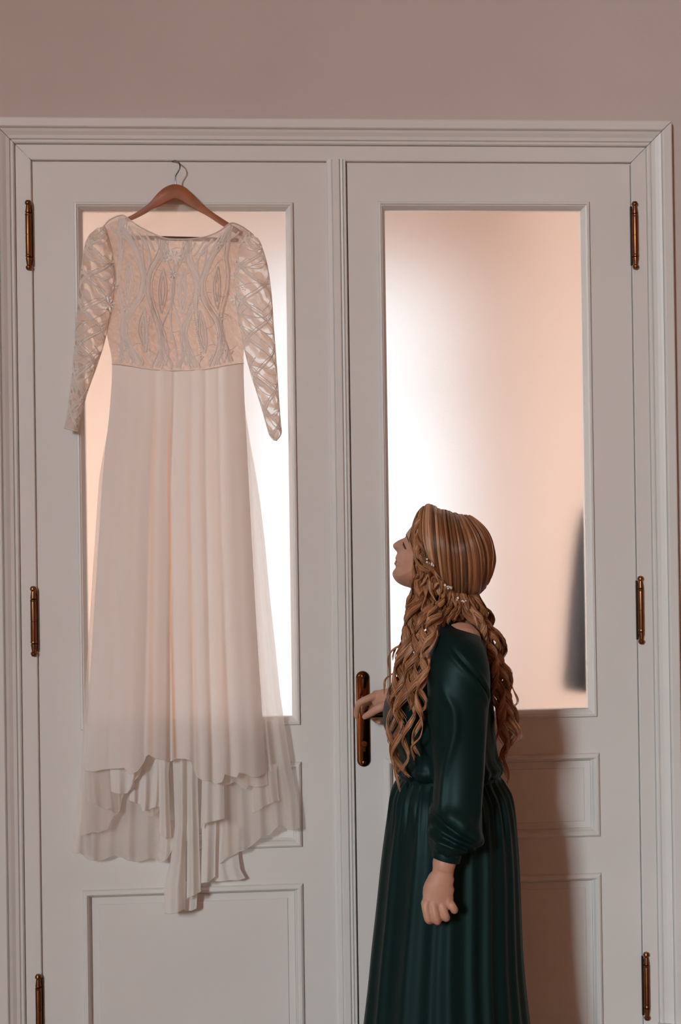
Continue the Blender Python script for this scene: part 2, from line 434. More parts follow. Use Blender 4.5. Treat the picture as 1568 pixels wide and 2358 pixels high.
# ================================================================== wedding dress on its hanger
CHIFFON = mat_cloth('ivory_chiffon', (0.90, 0.87, 0.85), (0.97, 0.85, 0.77), 0.08, 0.40)
def add_thin(m, thin_col, d_translu, d_transp):
    """where the gathered cloth hangs in a single layer ('thin') more light comes through it"""
    nt = m.node_tree; N = nt.nodes
    a = N.new('ShaderNodeAttribute'); a.attribute_name = 'Col'
    sp = N.new('ShaderNodeSeparateColor'); nt.links.new(a.outputs['Color'], sp.inputs['Color'])
    tr = N['Translucent BSDF']; mx = N['Mix Shader']; mx2 = N['Mix Shader.001']
    for node, d in ((mx, d_translu), (mx2, d_transp)):
        q = N.new('ShaderNodeMath'); q.operation = 'MULTIPLY_ADD'; q.inputs[1].default_value = d; q.inputs[2].default_value = node.inputs[0].default_value
        nt.links.new(sp.outputs['Red'], q.inputs[0]); nt.links.new(q.outputs[0], node.inputs[0])
    c = N.new('ShaderNodeMix'); c.data_type = 'RGBA'
    c.inputs['A'].default_value = tr.inputs['Color'].default_value; c.inputs['B'].default_value = (*thin_col, 1)
    nt.links.new(sp.outputs['Red'], c.inputs['Factor']); nt.links.new(c.outputs['Result'], tr.inputs['Color'])
add_thin(CHIFFON, (0.98, 0.64, 0.42), 0.48, 0.06)
SHEER = mat_cloth('sheer_chiffon', (0.90, 0.87, 0.85), (0.97, 0.84, 0.74), 0.38, 0.55)
SATIN_IV = mat_cloth('ivory_lining', (0.90, 0.88, 0.86), (0.96, 0.86, 0.78), 0.02, 0.50, 0.5)
TULLE = mat_lace('bodice_lace', (0.88, 0.84, 0.82), (0.97, 0.73, 0.58), 30, 0.30, 0.70, 0.46, 0.30, 0.65)
SLEEVE_LACE = mat_lace('sleeve_lace', (0.88, 0.84, 0.82), (0.97, 0.77, 0.63), 15, 0.40, 0.60, 0.70, 0.15, 0.6)
THREAD = mat_cloth('lace_thread', (0.86, 0.82, 0.80), (0.95, 0.80, 0.70), 0.02, 0.38)
PETAL = mat_simple('satin_petal', (0.88, 0.87, 0.86), 0.35, bump=(200, 0.1, 0.001))
HWOOD = mat_simple('hanger_wood', (0.33, 0.105, 0.042), 0.38, var=(26, 0.25), bump=(60, 0.08, 0.001))
DARKWOOD = mat_simple('dark_wood_bar', (0.10, 0.045, 0.02), 0.5, var=(30, 0.2))

# hanger
hg = empty('clothes_hanger', W(404, 430, -0.03))
tag(hg, 'reddish brown wooden hanger with a wire hook holding the lace dress', 'hanger')
YH = -0.034
m = MB()
top = [(278, 506), (300, 497), (325, 482), (345, 466), (362, 446), (380, 431), (403, 424), (424, 430), (443, 446), (462, 466), (485, 485), (510, 502), (535, 518), (560, 534)]
bot = [(276, 515), (302, 508), (330, 495), (352, 482), (372, 473), (390, 464), (403, 459), (417, 464), (432, 473), (452, 484), (478, 498), (505, 516), (530, 531), (556, 546)]
T = spline(top, 40); B_ = spline(bot, 40)
rows = []
for t_, b_ in zip(T, B_):
    r = []
    for f, dy in ((0.0, -0.0035), (0.10, -0.0068), (0.5, -0.0078), (0.90, -0.0068), (1.0, -0.0035), (1.0, 0.0035), (0.9, 0.006), (0.1, 0.006), (0.0, 0.0035)):
        r.append(W(lerp(t_[0], b_[0], f), lerp(t_[1], b_[1], f), YH + dy))
    rows.append(r)
m.grid(rows, True); n = len(rows[0])
m.f.append(tuple(range(n))); m.f.append(tuple(range(len(m.v) - n, len(m.v))))
o = m.build('hanger_arm', HWOOD, hg, True, 40); fix_normals(o)
m = MB()
hk = [W(404, 428, YH), W(403.5, 412, YH), W(405, 404, YH), W(411, 394, YH), W(414.5, 385, YH), W(413, 376, YH + 0.004), W(408, 371.5, YH + 0.014), W(402, 370, YH + 0.026), W(397, 372, YH + 0.036)]
m.tube(spline(hk, 40), [0.0016] * 40, 8); m.build('hook', STEEL, hg, True)
m = MB(); p0, p1 = W(292, 547, YH), W(545, 553, YH)
m.tube([p0, p0.lerp(p1, 0.5), p1], [0.0055] * 3, 10); m.build('trouser_bar', DARKWOOD, hg, True)

dr = empty('wedding_dress', W(404, 900, -0.03))
tag(dr, 'long ivory lace and chiffon wedding dress hanging on the left door', 'dress')

def cloth(name, mat, top, rows, hem, depth, folds=(), nu=60, nv=60, seed=0, ripple=0.0, edge=0.0, nr=7, par=None, label=None, thin=()):
    """hanging piece of cloth. top: (u,v) curve; rows: (v,uL,uR); hem: (u,v) curve; depth(s,t)->y;
    folds: (s, width, amp_top, amp_bottom) ridges towards the room"""
    rng = random.Random(seed)
    L = [(r[0], r[1]) for r in rows]; Rr = [(r[0], r[2]) for r in rows]
    tp = np.array(top, float); u0, u1 = tp[0, 0], tp[-1, 0]
    hm = np.array(hem, float); h0, h1 = hm[0, 0], hm[-1, 0]
    ph = [rng.uniform(0, 6.28) for _ in range(6)]
    P = []; TH = []
    for j in range(nv + 1):
        t = j / nv; row = []
        for i in range(nu + 1):
            s = i / nu
            ut = lerp(u0, u1, s); vt = float(np.interp(ut, tp[:, 0], tp[:, 1]))
            uh = lerp(h0, h1, s); vh = float(np.interp(uh, hm[:, 0], hm[:, 1]))
            v = lerp(vt, vh, t)
            uu = lerp(interp(v, L), interp(v, Rr), s)
            k = max(0.0, 1 - t * 4); uu = lerp(uu, ut, k * k)
            k = max(0.0, 1 - (1 - t) * 6); uu = lerp(uu, uh, k * k)
            y = depth(s, t)
            for fs, fw, a0, a1 in folds:
                y -= lerp(a0, a1, t) * math.exp(-((s - fs) / fw) ** 2)
            if ripple:
                a = ripple * (0.15 + 0.85 * t * t)
                y -= a * (math.sin(2*PI*nr*s + ph[0] + 0.6*math.sin(3*t + ph[1])) + 0.55*math.sin(2*PI*nr*1.7*s + ph[2]) + 0.3*math.sin(2*PI*nr*2.9*s + ph[3]))
            row.append(W(uu, v, min(y, -0.009)))
            q = sum(am*math.exp(-((s - lerp(sa, sb, t))/w_)**2) for sa, sb, w_, am in thin)*sstep(0.02, 0.2, t)
            TH.append((min(1.0, q), 0, 0, 1))
        P.append(row)
    m = MB(); m.grid(P)
    if edge: m.tube(P[-1], [edge] * len(P[-1]), 6)
    m.c = TH + [(0, 0, 0, 1)]*(len(m.v) - len(TH))
    o = m.build(name, mat, par if par is not None else dr, True, label=label)
    return o, P

# ---- bodice
UL = [(500, 268), (524, 237), (560, 254), (590, 261), (650, 263), (700, 257), (735, 249), (765, 245), (800, 252), (838, 258), (850, 258)]
UR = [(500, 545), (540, 583), (560, 562), (590, 548), (650, 541), (700, 544), (735, 550), (765, 556), (801, 562), (838, 560), (850, 560)]
NECK = [(236, 524), (250, 508), (262, 501), (272, 497), (285, 496), (300, 507), (320, 521), (345, 534), (365, 543), (383, 549), (415, 551), (450, 549), (480, 543), (505, 532), (520, 521), (534, 513), (552, 519), (570, 530), (583, 541)]
NECK = [tuple(p) for p in spline(NECK, 80)]
WAIST = [(258, 838), (300, 843), (345, 851), (405, 854), (470, 851), (520, 842), (561, 836)]
WAIST = [tuple(p) for p in spline(WAIST, 60)]
def bod_y(s, t):
    e = min(s, 1 - s) * 2
    y = -0.030 - 0.034 * (1 - (1 - min(1, e * 2.2)) ** 2)
    y -= 0.022 * math.exp(-((s - 0.27) / 0.13) ** 2 - ((t - 0.52) / 0.26) ** 2)
    y -= 0.022 * math.exp(-((s - 0.73) / 0.13) ** 2 - ((t - 0.52) / 0.26) ** 2)
    y += 0.010 * math.exp(-((s - 0.5) / 0.10) ** 2 - ((t - 0.5) / 0.3) ** 2)
    y -= 0.010 * sstep(0.5, 1, t)
    for c, a in ((0.22, 0.006), (0.66, 0.006), (0.80, -0.005), (0.35, -0.004)):
        y -= a * math.exp(-((s - c) / 0.022) ** 2) * sstep(0.35, 0.6, t) * (1 - sstep(0.85, 1, t))
    return y
bod, BP = cloth('bodice', TULLE, NECK, [(a[0], a[1], interp(a[0], UR)) for a in UL], WAIST, bod_y, nu=70, nv=70)
back_o, _ = cloth('bodice_back', TULLE, [(236, 524), (270, 506), (300, 540), (350, 585), (405, 598), (460, 587), (520, 545), (550, 522), (583, 541)],
      [(a[0], a[1], interp(a[0], UR)) for a in UL], WAIST, lambda s, t: -0.016 - 0.012 * sstep(0, .1, min(s, 1 - s)) * 0, nu=40, nv=40)
m = MB(); m.tube(BP[0], [0.0016] * len(BP[0]), 6); m.build('neckline_binding', THREAD, dr, True)
m = MB(); m.tube([p + Vector((0, -0.001, 0)) for p in BP[-1]], [(0.0010, 0.0024)] * len(BP[-1]), 8); m.build('waist_seam', THREAD, dr, True)

class Surf:
    def __init__(s, P, closed=False):
        s.A = np.array([[tuple(p) for p in r] for r in P]); s.nv, s.nu = s.A.shape[:2]
    def __call__(s, a, b):
        x = min(max(a, 0), 1) * (s.nu - 1); y = min(max(b, 0), 1) * (s.nv - 1)
        i = min(int(x), s.nu - 2); j = min(int(y), s.nv - 2); fx = x - i; fy = y - j
        q = (s.A[j, i]*(1-fx)*(1-fy) + s.A[j, i+1]*fx*(1-fy) + s.A[j+1, i]*(1-fx)*fy + s.A[j+1, i+1]*fx*fy)
        return Vector(q)
    def n(s, a, b):
        e = 0.01
        du = s(min(1, a+e), b) - s(max(0, a-e), b); dv = s(a, min(1, b+e)) - s(a, max(0, b-e))
        k = du.cross(dv); k.normalize()
        return k if k.y < 0 else -k

def ribbon(mb, S, pts, w, lift=0.0012):
    """raised cord of lace along (a, b) points of surface S, half-width w"""
    C = [S(a, b) for a, b in pts]; N = [S.n(a, b) for a, b in pts]
    rows = []
    for i in range(len(C)):
        t = (C[min(i+1, len(C)-1)] - C[max(i-1, 0)])
        if t.length < 1e-9: t = Vector((0, 0, 1))
        sd = t.normalized().cross(N[i]).normalized()
        c = C[i] + N[i] * 0.0006
        rows.append([c - sd*w, c - sd*w*0.5 + N[i]*lift, c + sd*w*0.5 + N[i]*lift, c + sd*w])
    mb.grid(rows)

SB = Surf(BP)
m = MB()
def curve(fn, n=46): return [fn(i/(n-1)) for i in range(n)]
def mirror(p): return [(0.97 - a, b) for a, b in p]
both = []
# ogee bands either side of the centre front, each a broad cord with a fine one beside it
for A0, c0, ph, w in ((0.062, 0.345, 0.0, .0050), (0.062, 0.372, 0.0, .0018), (0.062, 0.318, 0.0, .0018), (0.060, 0.185, PI, .0050), (0.060, 0.212, PI, .0018), (0.060, 0.158, PI, .0018),
                      (0.045, 0.07, 0.0, .0045), (0.045, 0.095, 0.0, .0018), (0.05, 0.445, PI, .0034)):
    both.append((curve(lambda t: (c0 + A0*math.cos(ph + 2*PI*1.30*t), 0.02 + 0.96*t)), w))
# almonds set in the open fields
for cx, cy, rx, ry, w in ((0.40, 0.40, 0.034, 0.17, .0030), (0.40, 0.40, 0.016, 0.11, .0026), (0.265, 0.20, 0.030, 0.13, .0028), (0.265, 0.72, 0.032, 0.16, .0030), (0.265, 0.72, 0.014, 0.10, .0024),
                       (0.125, 0.45, 0.030, 0.15, .0028), (0.125, 0.45, 0.012, 0.10, .0022), (0.405, 0.84, 0.030, 0.12, .0028), (0.41, 0.10, 0.026, 0.08, .0026), (0.12, 0.88, 0.028, 0.10, .0026)):
    for sg in (-1, 1):
        both.append((curve(lambda t: (cx + sg*rx*math.sin(PI*t), cy - ry + 2*ry*t), 24), w))
for k in range(6):      # leaf sprays towards the shoulder and the waist
    both.append((curve(lambda t: (0.05 + 0.06*k + 0.05*t, 0.04 + 0.10*t + 0.01*math.sin(6*t+k)), 14), .0026))
    both.append((curve(lambda t: (0.05 + 0.075*k + 0.035*math.sin(2.6*t), 0.90 + 0.09*t), 14), .0026))
for p, w in both:
    ribbon(m, SB, p, w); ribbon(m, SB, mirror(p), w)
ribbon(m, SB, curve(lambda t: (0.485 + 0.010*math.sin(9*t), 0.20 + 0.78*t)), .0030)
for k in range(5):
    ribbon(m, SB, curve(lambda t: (0.05 + 0.9*t, 0.19*k + 0.10 + 0.035*math.sin(2*PI*(3.5*t) + k*PI)), 60), .0010, .0007)
o = m.build('lace_pattern', THREAD, dr, True); o['kind'] = 'stuff'
# beaded lines
m = MB(); rng = random.Random(4)
for fn in (lambda t: (0.655 + 0.02*t, 0.42 + 0.5*t), lambda t: (0.69 - 0.01*t, 0.40 + 0.3*t), lambda t: (0.315 - 0.02*t, 0.5 + 0.4*t)):
    for i in range(30):
        a, b = fn(i/29); c = SB(a, b) + SB.n(a, b) * 0.002
        m.lathe([(0.0004, -0.0014), (0.0014, -0.0006), (0.0014, 0.0006), (0.0004, 0.0014)], c, 6)
o = m.build('beading', PETAL, dr, True); o['kind'] = 'stuff'

# ---- sleeves: (outer u,v)-(inner u,v) across the arm
LS = [((227, 525), (240, 521)), ((207, 541), (249, 545)), ((197, 562), (259, 590)), ((190, 602), (264, 632)), ((184, 650), (262, 672)), ((179, 700), (255, 722)), ((175, 750), (245, 766)),
      ((172, 800), (237, 797)), ((168, 850), (221, 846)), ((163, 900), (202, 898)), ((157, 945), (188, 946)), ((152, 975), (181, 978)), ((149, 986), (178, 993))]
RS = [((592, 548), (572, 534)), ((599, 560), (556, 552)), ((606, 580), (548, 580)), ((614, 608), (543, 612)), ((621, 650), (540, 655)), ((626, 700), (545, 705)), ((629, 750), (553, 755)),
      ((633, 801), (563, 803)), ((637, 855), (578, 860)), ((640, 900), (593, 906)), ((643, 948), (607, 952)), ((646, 982), (617, 988)), ((647, 998), (622, 1003)), ((637, 1014), (631, 1013))]
def sleeve(SP, seed, nm='sleeve'):
    n = 44
    O = spline([p[0] for p in SP], n); I = spline([p[1] for p in SP], n)
    rng = random.Random(seed); ph = [rng.uniform(0, 6.28) for _ in range(4)]
    rows, front = [], []
    for j in range(n):
        t = j / (n - 1); r = []; fr = []
        hw = np.linalg.norm(O[j] - I[j]) / 950 / 2
        dep = min(0.026, hw * 0.75)
        for k in range(28):
            a = 2*PI*k/28
            c = 0.5 - 0.5*math.cos(a)
            y = -0.037 - dep*math.sin(a) - 0.0025*math.sin(9*c + 7*t + ph[0]) * math.sin(17*t + ph[1]) * (1 if math.sin(a) > 0 else 0.3)
            p = W(lerp(O[j][0], I[j][0], c), lerp(O[j][1], I[j][1], c), min(y, -0.010)); r.append(p)
            if k <= 14: fr.append(p)
        rows.append(r); front.append(fr)
    m = MB(); m.grid(rows, True); o = m.build(nm, SLEEVE_LACE, dr, True)
    S = Surf(front); m = MB()
    for q in range(3):
        for w, off in ((.0022, 0), (.0010, .06)):
            ribbon(m, S, curve(lambda t: (0.5 + 0.46*math.sin(2*PI*(2.1*t) + q*2.1 + off*3), 0.02 + 0.95*t), 90), w)
    for q in range(9):
        b0 = 0.06 + 0.105*q; sg = 1 if q % 2 else -1
        ribbon(m, S, curve(lambda t: (0.5 + sg*(0.12 + 0.25*math.sin(PI*t)), b0 + 0.12*t), 20), .0016)
        ribbon(m, S, curve(lambda t: (0.08 + 0.84*t, b0 + sg*0.06*t + 0.02*math.sin(5*t)), 20), .0013)
        ribbon(m, S, curve(lambda t: (0.92 - 0.84*t, b0 + 0.05*t + 0.03*math.sin(4*t + q)), 20), .0009)
    for a in (0.03, 0.97):
        ribbon(m, S, curve(lambda t: (a, t), 60), .0016)
    q = m.build('sleeve_lace', THREAD, None, True); q.parent = o; q['kind'] = 'stuff'
    m = MB(); m.tube(rows[-1] + [rows[-1][0]], [0.0016]*29, 6); q = m.build('cuff_edge', THREAD, None, True); q.parent = o
    return o, S
sl1, S1 = sleeve(LS, 1); sl2, S2 = sleeve(RS, 2)
# satin flower appliques
def flower(S, a, b, r, par, n=8, rot=0.2):
    c = S(a, b); N = (S.n(a, b) + Vector((0, -2.0, 0))).normalized(); X = Vector((1, 0, 0)); X = (X - N*X.dot(N)).normalized(); Z = N.cross(X)
    c = c + N * 0.005; m = MB()
    for k in range(n):
        an = 2*PI*k/n + rot; d = X*math.cos(an) + Z*math.sin(an); e = N.cross(d)
        L = r * (1.0 if k % 2 == 0 else 0.82)
        i0, tip, md = c + d*L*0.16, c + d*L, c + d*L*0.62
        m.add([i0, md + e*L*0.15, tip, md - e*L*0.15, md + N*0.0016, i0 - N*.001, tip - N*.001],
              [(0, 1, 4), (1, 2, 4), (2, 3, 4), (3, 0, 4)])
    m.build('flower_applique', PETAL, par, False)
flower(S1, 0.80, 0.385, 0.020, dr); flower(S1, 0.90, 0.30, 0.012, dr, 6)
flower(S2, 0.88, 0.345, 0.021, dr); flower(S2, 0.98, 0.25, 0.014, dr, 7); flower(S2, 0.66, 0.30, 0.008, dr, 5)
flower(SB, 0.485, 0.14, 0.022, dr, 8, 0.39); flower(SB, 0.485, 0.27, 0.013, dr, 7)
flower(SB, 0.12, 0.62, 0.010, dr, 6); flower(SB, 0.88, 0.66, 0.010, dr, 6); flower(SB, 0.80, 0.12, 0.012, dr, 6)

# ---- skirt
HEM = [(195, 1774), (215, 1776), (240, 1771), (270, 1769), (287, 1768), (292, 1776), (300, 1783), (314, 1777), (322, 1768), (331, 1755), (336, 1742), (343, 1736), (352, 1743), (367, 1749), (380, 1748), (388, 1754), (396, 1752), (404, 1746), (427, 1747), (440, 1752), (448, 1776), (456, 1790), (467, 1797), (483, 1798), (497, 1805), (512, 1800), (517, 1782), (530, 1786), (545, 1790), (550, 1779), (565, 1781), (581, 1790), (598, 1788), (611, 1779)]
SK = [(838, 258, 561), (870, 256, 562), (900, 253, 564), (960, 249, 566), (1100, 236, 572), (1250, 227, 580), (1450, 214, 591), (1600, 205, 601), (1700, 199, 607), (1800, 193, 613)]
FOLDS = [(0.03, 0.05, 0.004, 0.020), (0.20, 0.05, 0.002, 0.012), (0.27, 0.035, 0.004, 0.014), (0.385, 0.045, 0.006, 0.024), (0.475, 0.011, -0.004, -0.022), (0.555, 0.05, 0.004, 0.016),
         (0.66, 0.04, 0.006, 0.020), (0.76, 0.035, 0.002, 0.014), (0.86, 0.04, 0.006, 0.018), (0.95, 0.04, 0.004, 0.018), (0.335, 0.016, -0.002, -0.012), (0.61, 0.014, -0.002, -0.012), (0.71, 0.012, -0.003, -0.012), (0.81, 0.012, -0.003, -0.010), (0.14, 0.014, -0.001, -0.006)]
cloth('overskirt', CHIFFON, WAIST, SK, HEM,
      lambda s, t: -0.032 - 0.040*(1 - (1 - min(1, 4*min(s, 1-s)))**2) - 0.015*t, [(a, b*1.35, c, d*0.75) for a, b, c, d in FOLDS], 150, 90, 3, 0.0007, 0.0009, 5, thin=((.335, .365, .020, .55), (.435, .500, .011, 1.0), (.565, .625, .014, .45), (.74, .79, .035, .25), (.665, .70, .010, .3), (.20, .22, .03, .12)))
# sheer side and back panels
R1 = [(850, 520, 560), (900, 515, 563), (950, 515, 569), (1030, 515, 580), (1150, 515, 598), (1250, 515, 610), (1380, 512, 622), (1500, 510, 635), (1600, 508, 645), (1700, 505, 660), (1800, 503, 675), (1910, 505, 690), (1990, 505, 690)]
cloth('side_panel', SHEER, [(520, 850), (560, 848)], R1,
      [(505, 1988), (512, 1984), (522, 1974), (535, 1970), (548, 1962), (560, 1958), (576, 1949), (590, 1938), (600, 1928), (612, 1923), (622, 1922), (632, 1910), (640, 1902), (650, 1902), (662, 1909), (675, 1911), (684, 1909), (690, 1905)],
      lambda s, t: -0.020 - 0.012*t, [(0.9, .05, .002, .012), (.72, .05, .002, .012), (.5, .06, .002, .014), (.3, .05, 0, .010), (.1, .05, 0, .01)], 90, 70, 7, 0.001, 0.0008, 4)
cloth('side_panel', SHEER, [(262, 852), (330, 852)], [(850, 262, 330), (1100, 228, 330), (1450, 205, 340), (1650, 192, 360), (1774, 187, 400), (1900, 174, 402), (1990, 166, 402)],
      [(166, 1962), (176, 1966), (186, 1962), (194, 1972), (204, 1980), (222, 1982), (240, 1979), (255, 1971), (264, 1968), (272, 1974), (285, 1972), (292, 1980), (310, 1984), (332, 1981), (345, 1976), (358, 1978), (368, 1986), (380, 1978), (392, 1962), (402, 1960)],
      lambda s, t: -0.016 - 0.010*t, [(.05, .05, .0, .012), (.2, .05, 0, .012), (.36, .05, 0, .008), (.55, .05, .0, .014), (.72, .06, 0, .012), (.9, .05, 0, .01)], 90, 70, 9, 0.001, 0.0008, 4)
# cascading tiers below the front hem
def tier(nm, mat, top, rows, hem, y0, folds, seed, rip=0.003, nr=2, nu=50, nv=34, edge=0.0008):
    return cloth(nm, mat, top, rows, hem, lambda s, t: y0 - 0.008*t, folds, nu, nv, seed, rip*0.5, edge, nr)
tier('hem_flounce', SHEER, [(196, 1700), (312, 1700)], [(1700, 196, 312), (1800, 190, 312), (1930, 184, 300)],
     [(186, 1924), (198, 1921), (212, 1915), (226, 1918), (238, 1912), (248, 1909), (256, 1890), (262, 1878), (272, 1875), (277, 1868), (280, 1842), (286, 1828), (300, 1824), (312, 1818)], -0.040, [(.2, .1, 0, .012), (.55, .1, 0, .015), (.85, .08, 0, .012)], 11)
tier('hem_flounce', SHEER, [(196, 1720), (262, 1720)], [(1720, 196, 262), (1850, 200, 276)],
     [(202, 1846), (212, 1848), (221, 1851), (232, 1858), (246, 1864), (256, 1860), (262, 1872), (276, 1868)], -0.052, [(.25, .12, 0, .012), (.7, .12, 0, .012)], 12)
tier('hem_flounce', CHIFFON, [(250, 1700), (335, 1700)], [(1700, 250, 335), (1830, 256, 318)],
     [(256, 1822), (268, 1826), (282, 1828), (292, 1826), (300, 1818), (306, 1800), (318, 1788)], -0.062, [(.3, .12, 0, .012), (.75, .1, 0, .012)], 13, 0.002)
tier('hem_flounce', CHIFFON, [(292, 1700), (376, 1700)], [(1700, 292, 376), (1800, 298, 372), (1880, 298, 368)],
     [(298, 1842), (312, 1848), (324, 1852), (328, 1868), (338, 1866), (352, 1860), (366, 1857)], -0.046, [(.15, .1, 0, .012), (.5, .12, 0, .016), (.85, .08, 0, .012)], 14, 0.002)
tier('hem_flounce', SHEER, [(335, 1800), (370, 1800)], [(1800, 335, 370), (1900, 337, 368)],
     [(337, 1876), (350, 1880), (362, 1870), (368, 1862)], -0.036, [(.4, .2, 0, .01)], 15, 0.002)
tier('train_fold', SATIN_IV, [(362, 1700), (396, 1700)], [(1700, 362, 396), (1780, 366, 388), (1900, 367, 392), (1935, 366, 395)],
     [(366, 1918), (374, 1926), (384, 1932), (394, 1926)], -0.052, [(.55, .28, .006, .016)], 16, 0.0005, 2, 24)
tier('train_fold', SATIN_IV, [(372, 1890), (404, 1890)], [(1890, 372, 402), (1980, 362, 400), (2010, 362, 400)],
     [(360, 1966), (370, 1986), (384, 1978), (398, 1952)], -0.030, [(.5, .2, .006, .012)], 17, 0.001, 2, 24)
tier('train_fold', SATIN_IV, [(396, 1700), (432, 1700)], [(1700, 396, 432), (1900, 403, 430), (1985, 392, 428), (2040, 378, 427), (2105, 378, 426)],
     [(378, 2102), (388, 2105), (402, 2103), (416, 2098), (426, 2092)], -0.050, [(.62, .22, .010, .020), (.98, .1, -.004, -.01)], 18, 0.0006, 2, 30)
tier('train_fold', SATIN_IV, [(424, 1700), (464, 1700)], [(1700, 424, 462), (1800, 430, 455), (1950, 431, 459), (2070, 430, 462)],
     [(430, 2069), (440, 2063), (450, 2060), (462, 2052)], -0.044, [(.45, .25, .008, .018)], 19, 0.0006, 2, 26)
tier('train_fold', SATIN_IV, [(462, 1720), (520, 1720)], [(1720, 462, 520), (1800, 465, 516), (1905, 462, 517)],
     [(462, 1908), (466, 1898), (480, 1893), (500, 1889), (517, 1884)], -0.050, [(.25, .2, .006, .014), (.8, .2, .006, .012)], 20, 0.0008, 2, 30)
tier('train_fold', CHIFFON, [(464, 1850), (500, 1850)], [(1850, 464, 500), (1950, 465, 496), (2040, 461, 495)],
     [(461, 2034), (470, 2032), (480, 2031), (488, 2024), (495, 2018)], -0.034, [(.4, .3, .006, .014)], 21, 0.0008, 2, 24)
tier('train_fold', CHIFFON, [(488, 1900), (556, 1900)], [(1900, 488, 548), (1970, 490, 549), (2000, 492, 553), (2032, 494, 564)],
     [(494, 2029), (512, 2029), (532, 2026), (548, 2027), (564, 2022)], -0.016, [(.3, .15, .0, .006), (.75, .15, .0, .006)], 22, 0.0008, 2, 30)
tier('train_fold', SATIN_IV, [(420, 2030), (456, 2030)], [(2030, 420, 456), (2100, 424, 452)], [(424, 2096), (440, 2097), (452, 2092)], -0.020, [(.5, .3, .0, .004)], 23, 0.0005, 2, 16)
tier('hem_flounce', SHEER, [(505, 1740), (614, 1740)], [(1740, 505, 614), (1800, 510, 615), (1830, 512, 617)],
     [(510, 1808), (525, 1806), (540, 1800), (548, 1806), (556, 1814), (566, 1818), (572, 1808), (590, 1812), (605, 1810), (617, 1806)], -0.046, [(.2, .1, 0, .01), (.5, .1, 0, .014), (.8, .1, 0, .01)], 24, 0.003)
tier('hem_flounce', SHEER, [(575, 1760), (640, 1760)], [(1760, 575, 636), (1880, 580, 645)],
     [(582, 1872), (596, 1866), (606, 1858), (622, 1850), (634, 1846), (644, 1843)], -0.038, [(.3, .15, 0, .012), (.75, .12, 0, .014)], 25, 0.003)
# ================================================================== the woman in green
SKIN = mat_simple('skin', (0.52, 0.265, 0.18), 0.48, spec=0.35, var=(28, 0.05), bump=(260, 0.06, 0.0006))
SKIN.node_tree.nodes['Principled BSDF'].inputs['Subsurface Weight'].default_value = 0.0
LASH = mat_simple('lash', (0.03, 0.018, 0.014), 0.6)
BROW = mat_simple('brow', (0.10, 0.05, 0.035), 0.7)
LIP = mat_simple('lip', (0.42, 0.14, 0.11), 0.45)
NAIL = mat_simple('nail', (0.62, 0.40, 0.36), 0.25)
def mat_satin():
    m = mat_simple('emerald_satin', (0.0038, 0.013, 0.012), 0.50, spec=0.24, bump=(5, 0.06, 0.02))
    m.node_tree.nodes['Principled BSDF'].inputs['Specular Tint'].default_value = (0.50, 0.78, 0.76, 1)
    return m
SATIN = mat_satin()

pr = empty('person', (0.36, -0.37, 0.0))
tag(pr, 'woman with long curled auburn hair in an emerald satin gown gazing up at the hanging dress, one hand on the door handle', 'person')
pr['label'] = 'woman with long auburn curls in an emerald gown, one hand on the door handle'

YB = -0.37                                   # depth of the body axis
bm_ = MB()
# ---- head: the profile seen in the photograph stands in the head's own mid plane; halves swell from it
PSI = math.radians(17)
HC = W(1022, 1282, -0.385)
gdir = Vector((-math.cos(PSI), math.sin(PSI), 0)); sdir = Vector((-math.sin(PSI), -math.cos(PSI), 0))
def on_mid(u, v):
    d = ray(u, v); return CAM + d * ((HC - CAM).dot(sdir) / d.dot(sdir))
PROF = [(962, 1196), (950, 1209), (941, 1220), (935, 1229), (933.5, 1236), (927, 1239.5), (918, 1243.5), (909.5, 1249), (904.8, 1254), (905, 1260), (909, 1266), (914.5, 1272.5),
        (912.5, 1277.5), (910, 1283), (909.8, 1287), (912, 1291), (908.5, 1294.5), (907.5, 1299), (911, 1304), (909.5, 1309), (905, 1315), (903, 1322), (906, 1331), (914, 1341), (928, 1349), (944, 1354),
        (962, 1362), (985, 1374), (1020, 1384), (1055, 1378), (1085, 1352), (1102, 1318), (1108, 1280), (1100, 1242), (1078, 1214), (1046, 1199), (1012, 1190), (984, 1189)]
PP = [on_mid(*p) for p in PROF]
P2 = np.array([[(p - HC).dot(gdir), p.z - HC.z] for p in PP])
NA = 260
dense = spline(np.vstack([P2, P2[:1]]), NA + 1)[:-1]
cen = np.array([0.022, -0.006])
RG = [1.0, 0.985, 0.965, 0.94, 0.91, 0.875, 0.835, 0.79, 0.74, 0.68, 0.6, 0.5, 0.38, 0.25, 0.12]
def half_w(p):
    d = np.min(np.linalg.norm(dense - p, axis=1))
    w = 0.071 * (1 - math.exp(-(d / 0.0235) ** 1.05))
    # eye socket and cheek
    w -= 0.006 * math.exp(-((p[0] - 0.088) / 0.012) ** 2 - ((p[1] - 0.026) / 0.010) ** 2)
    w += 0.004 * math.exp(-((p[0] - 0.070) / 0.016) ** 2 - ((p[1] - 0.002) / 0.014) ** 2)
    return max(w, 0.0)
for sg in (1, -1):
    rows = []
    for q in RG:
        r = []
        for k in range(NA):
            p = cen + (dense[k] - cen) * q
            w = 0.0 if q == 1.0 else half_w(p)
            r.append(HC + gdir * p[0] + Vector((0, 0, p[1])) + sdir * (sg * w))
        rows.append(r)
    o0 = len(bm_.v); bm_.grid(rows, True)
    bm_.v.append(tuple(HC + gdir * cen[0] + Vector((0, 0, cen[1])) + sdir * (sg * half_w(cen))))
    e = o0 + (len(RG) - 1) * NA
    for k in range(NA): bm_.f.append((e + k, e + (k + 1) % NA, len(bm_.v) - 1))
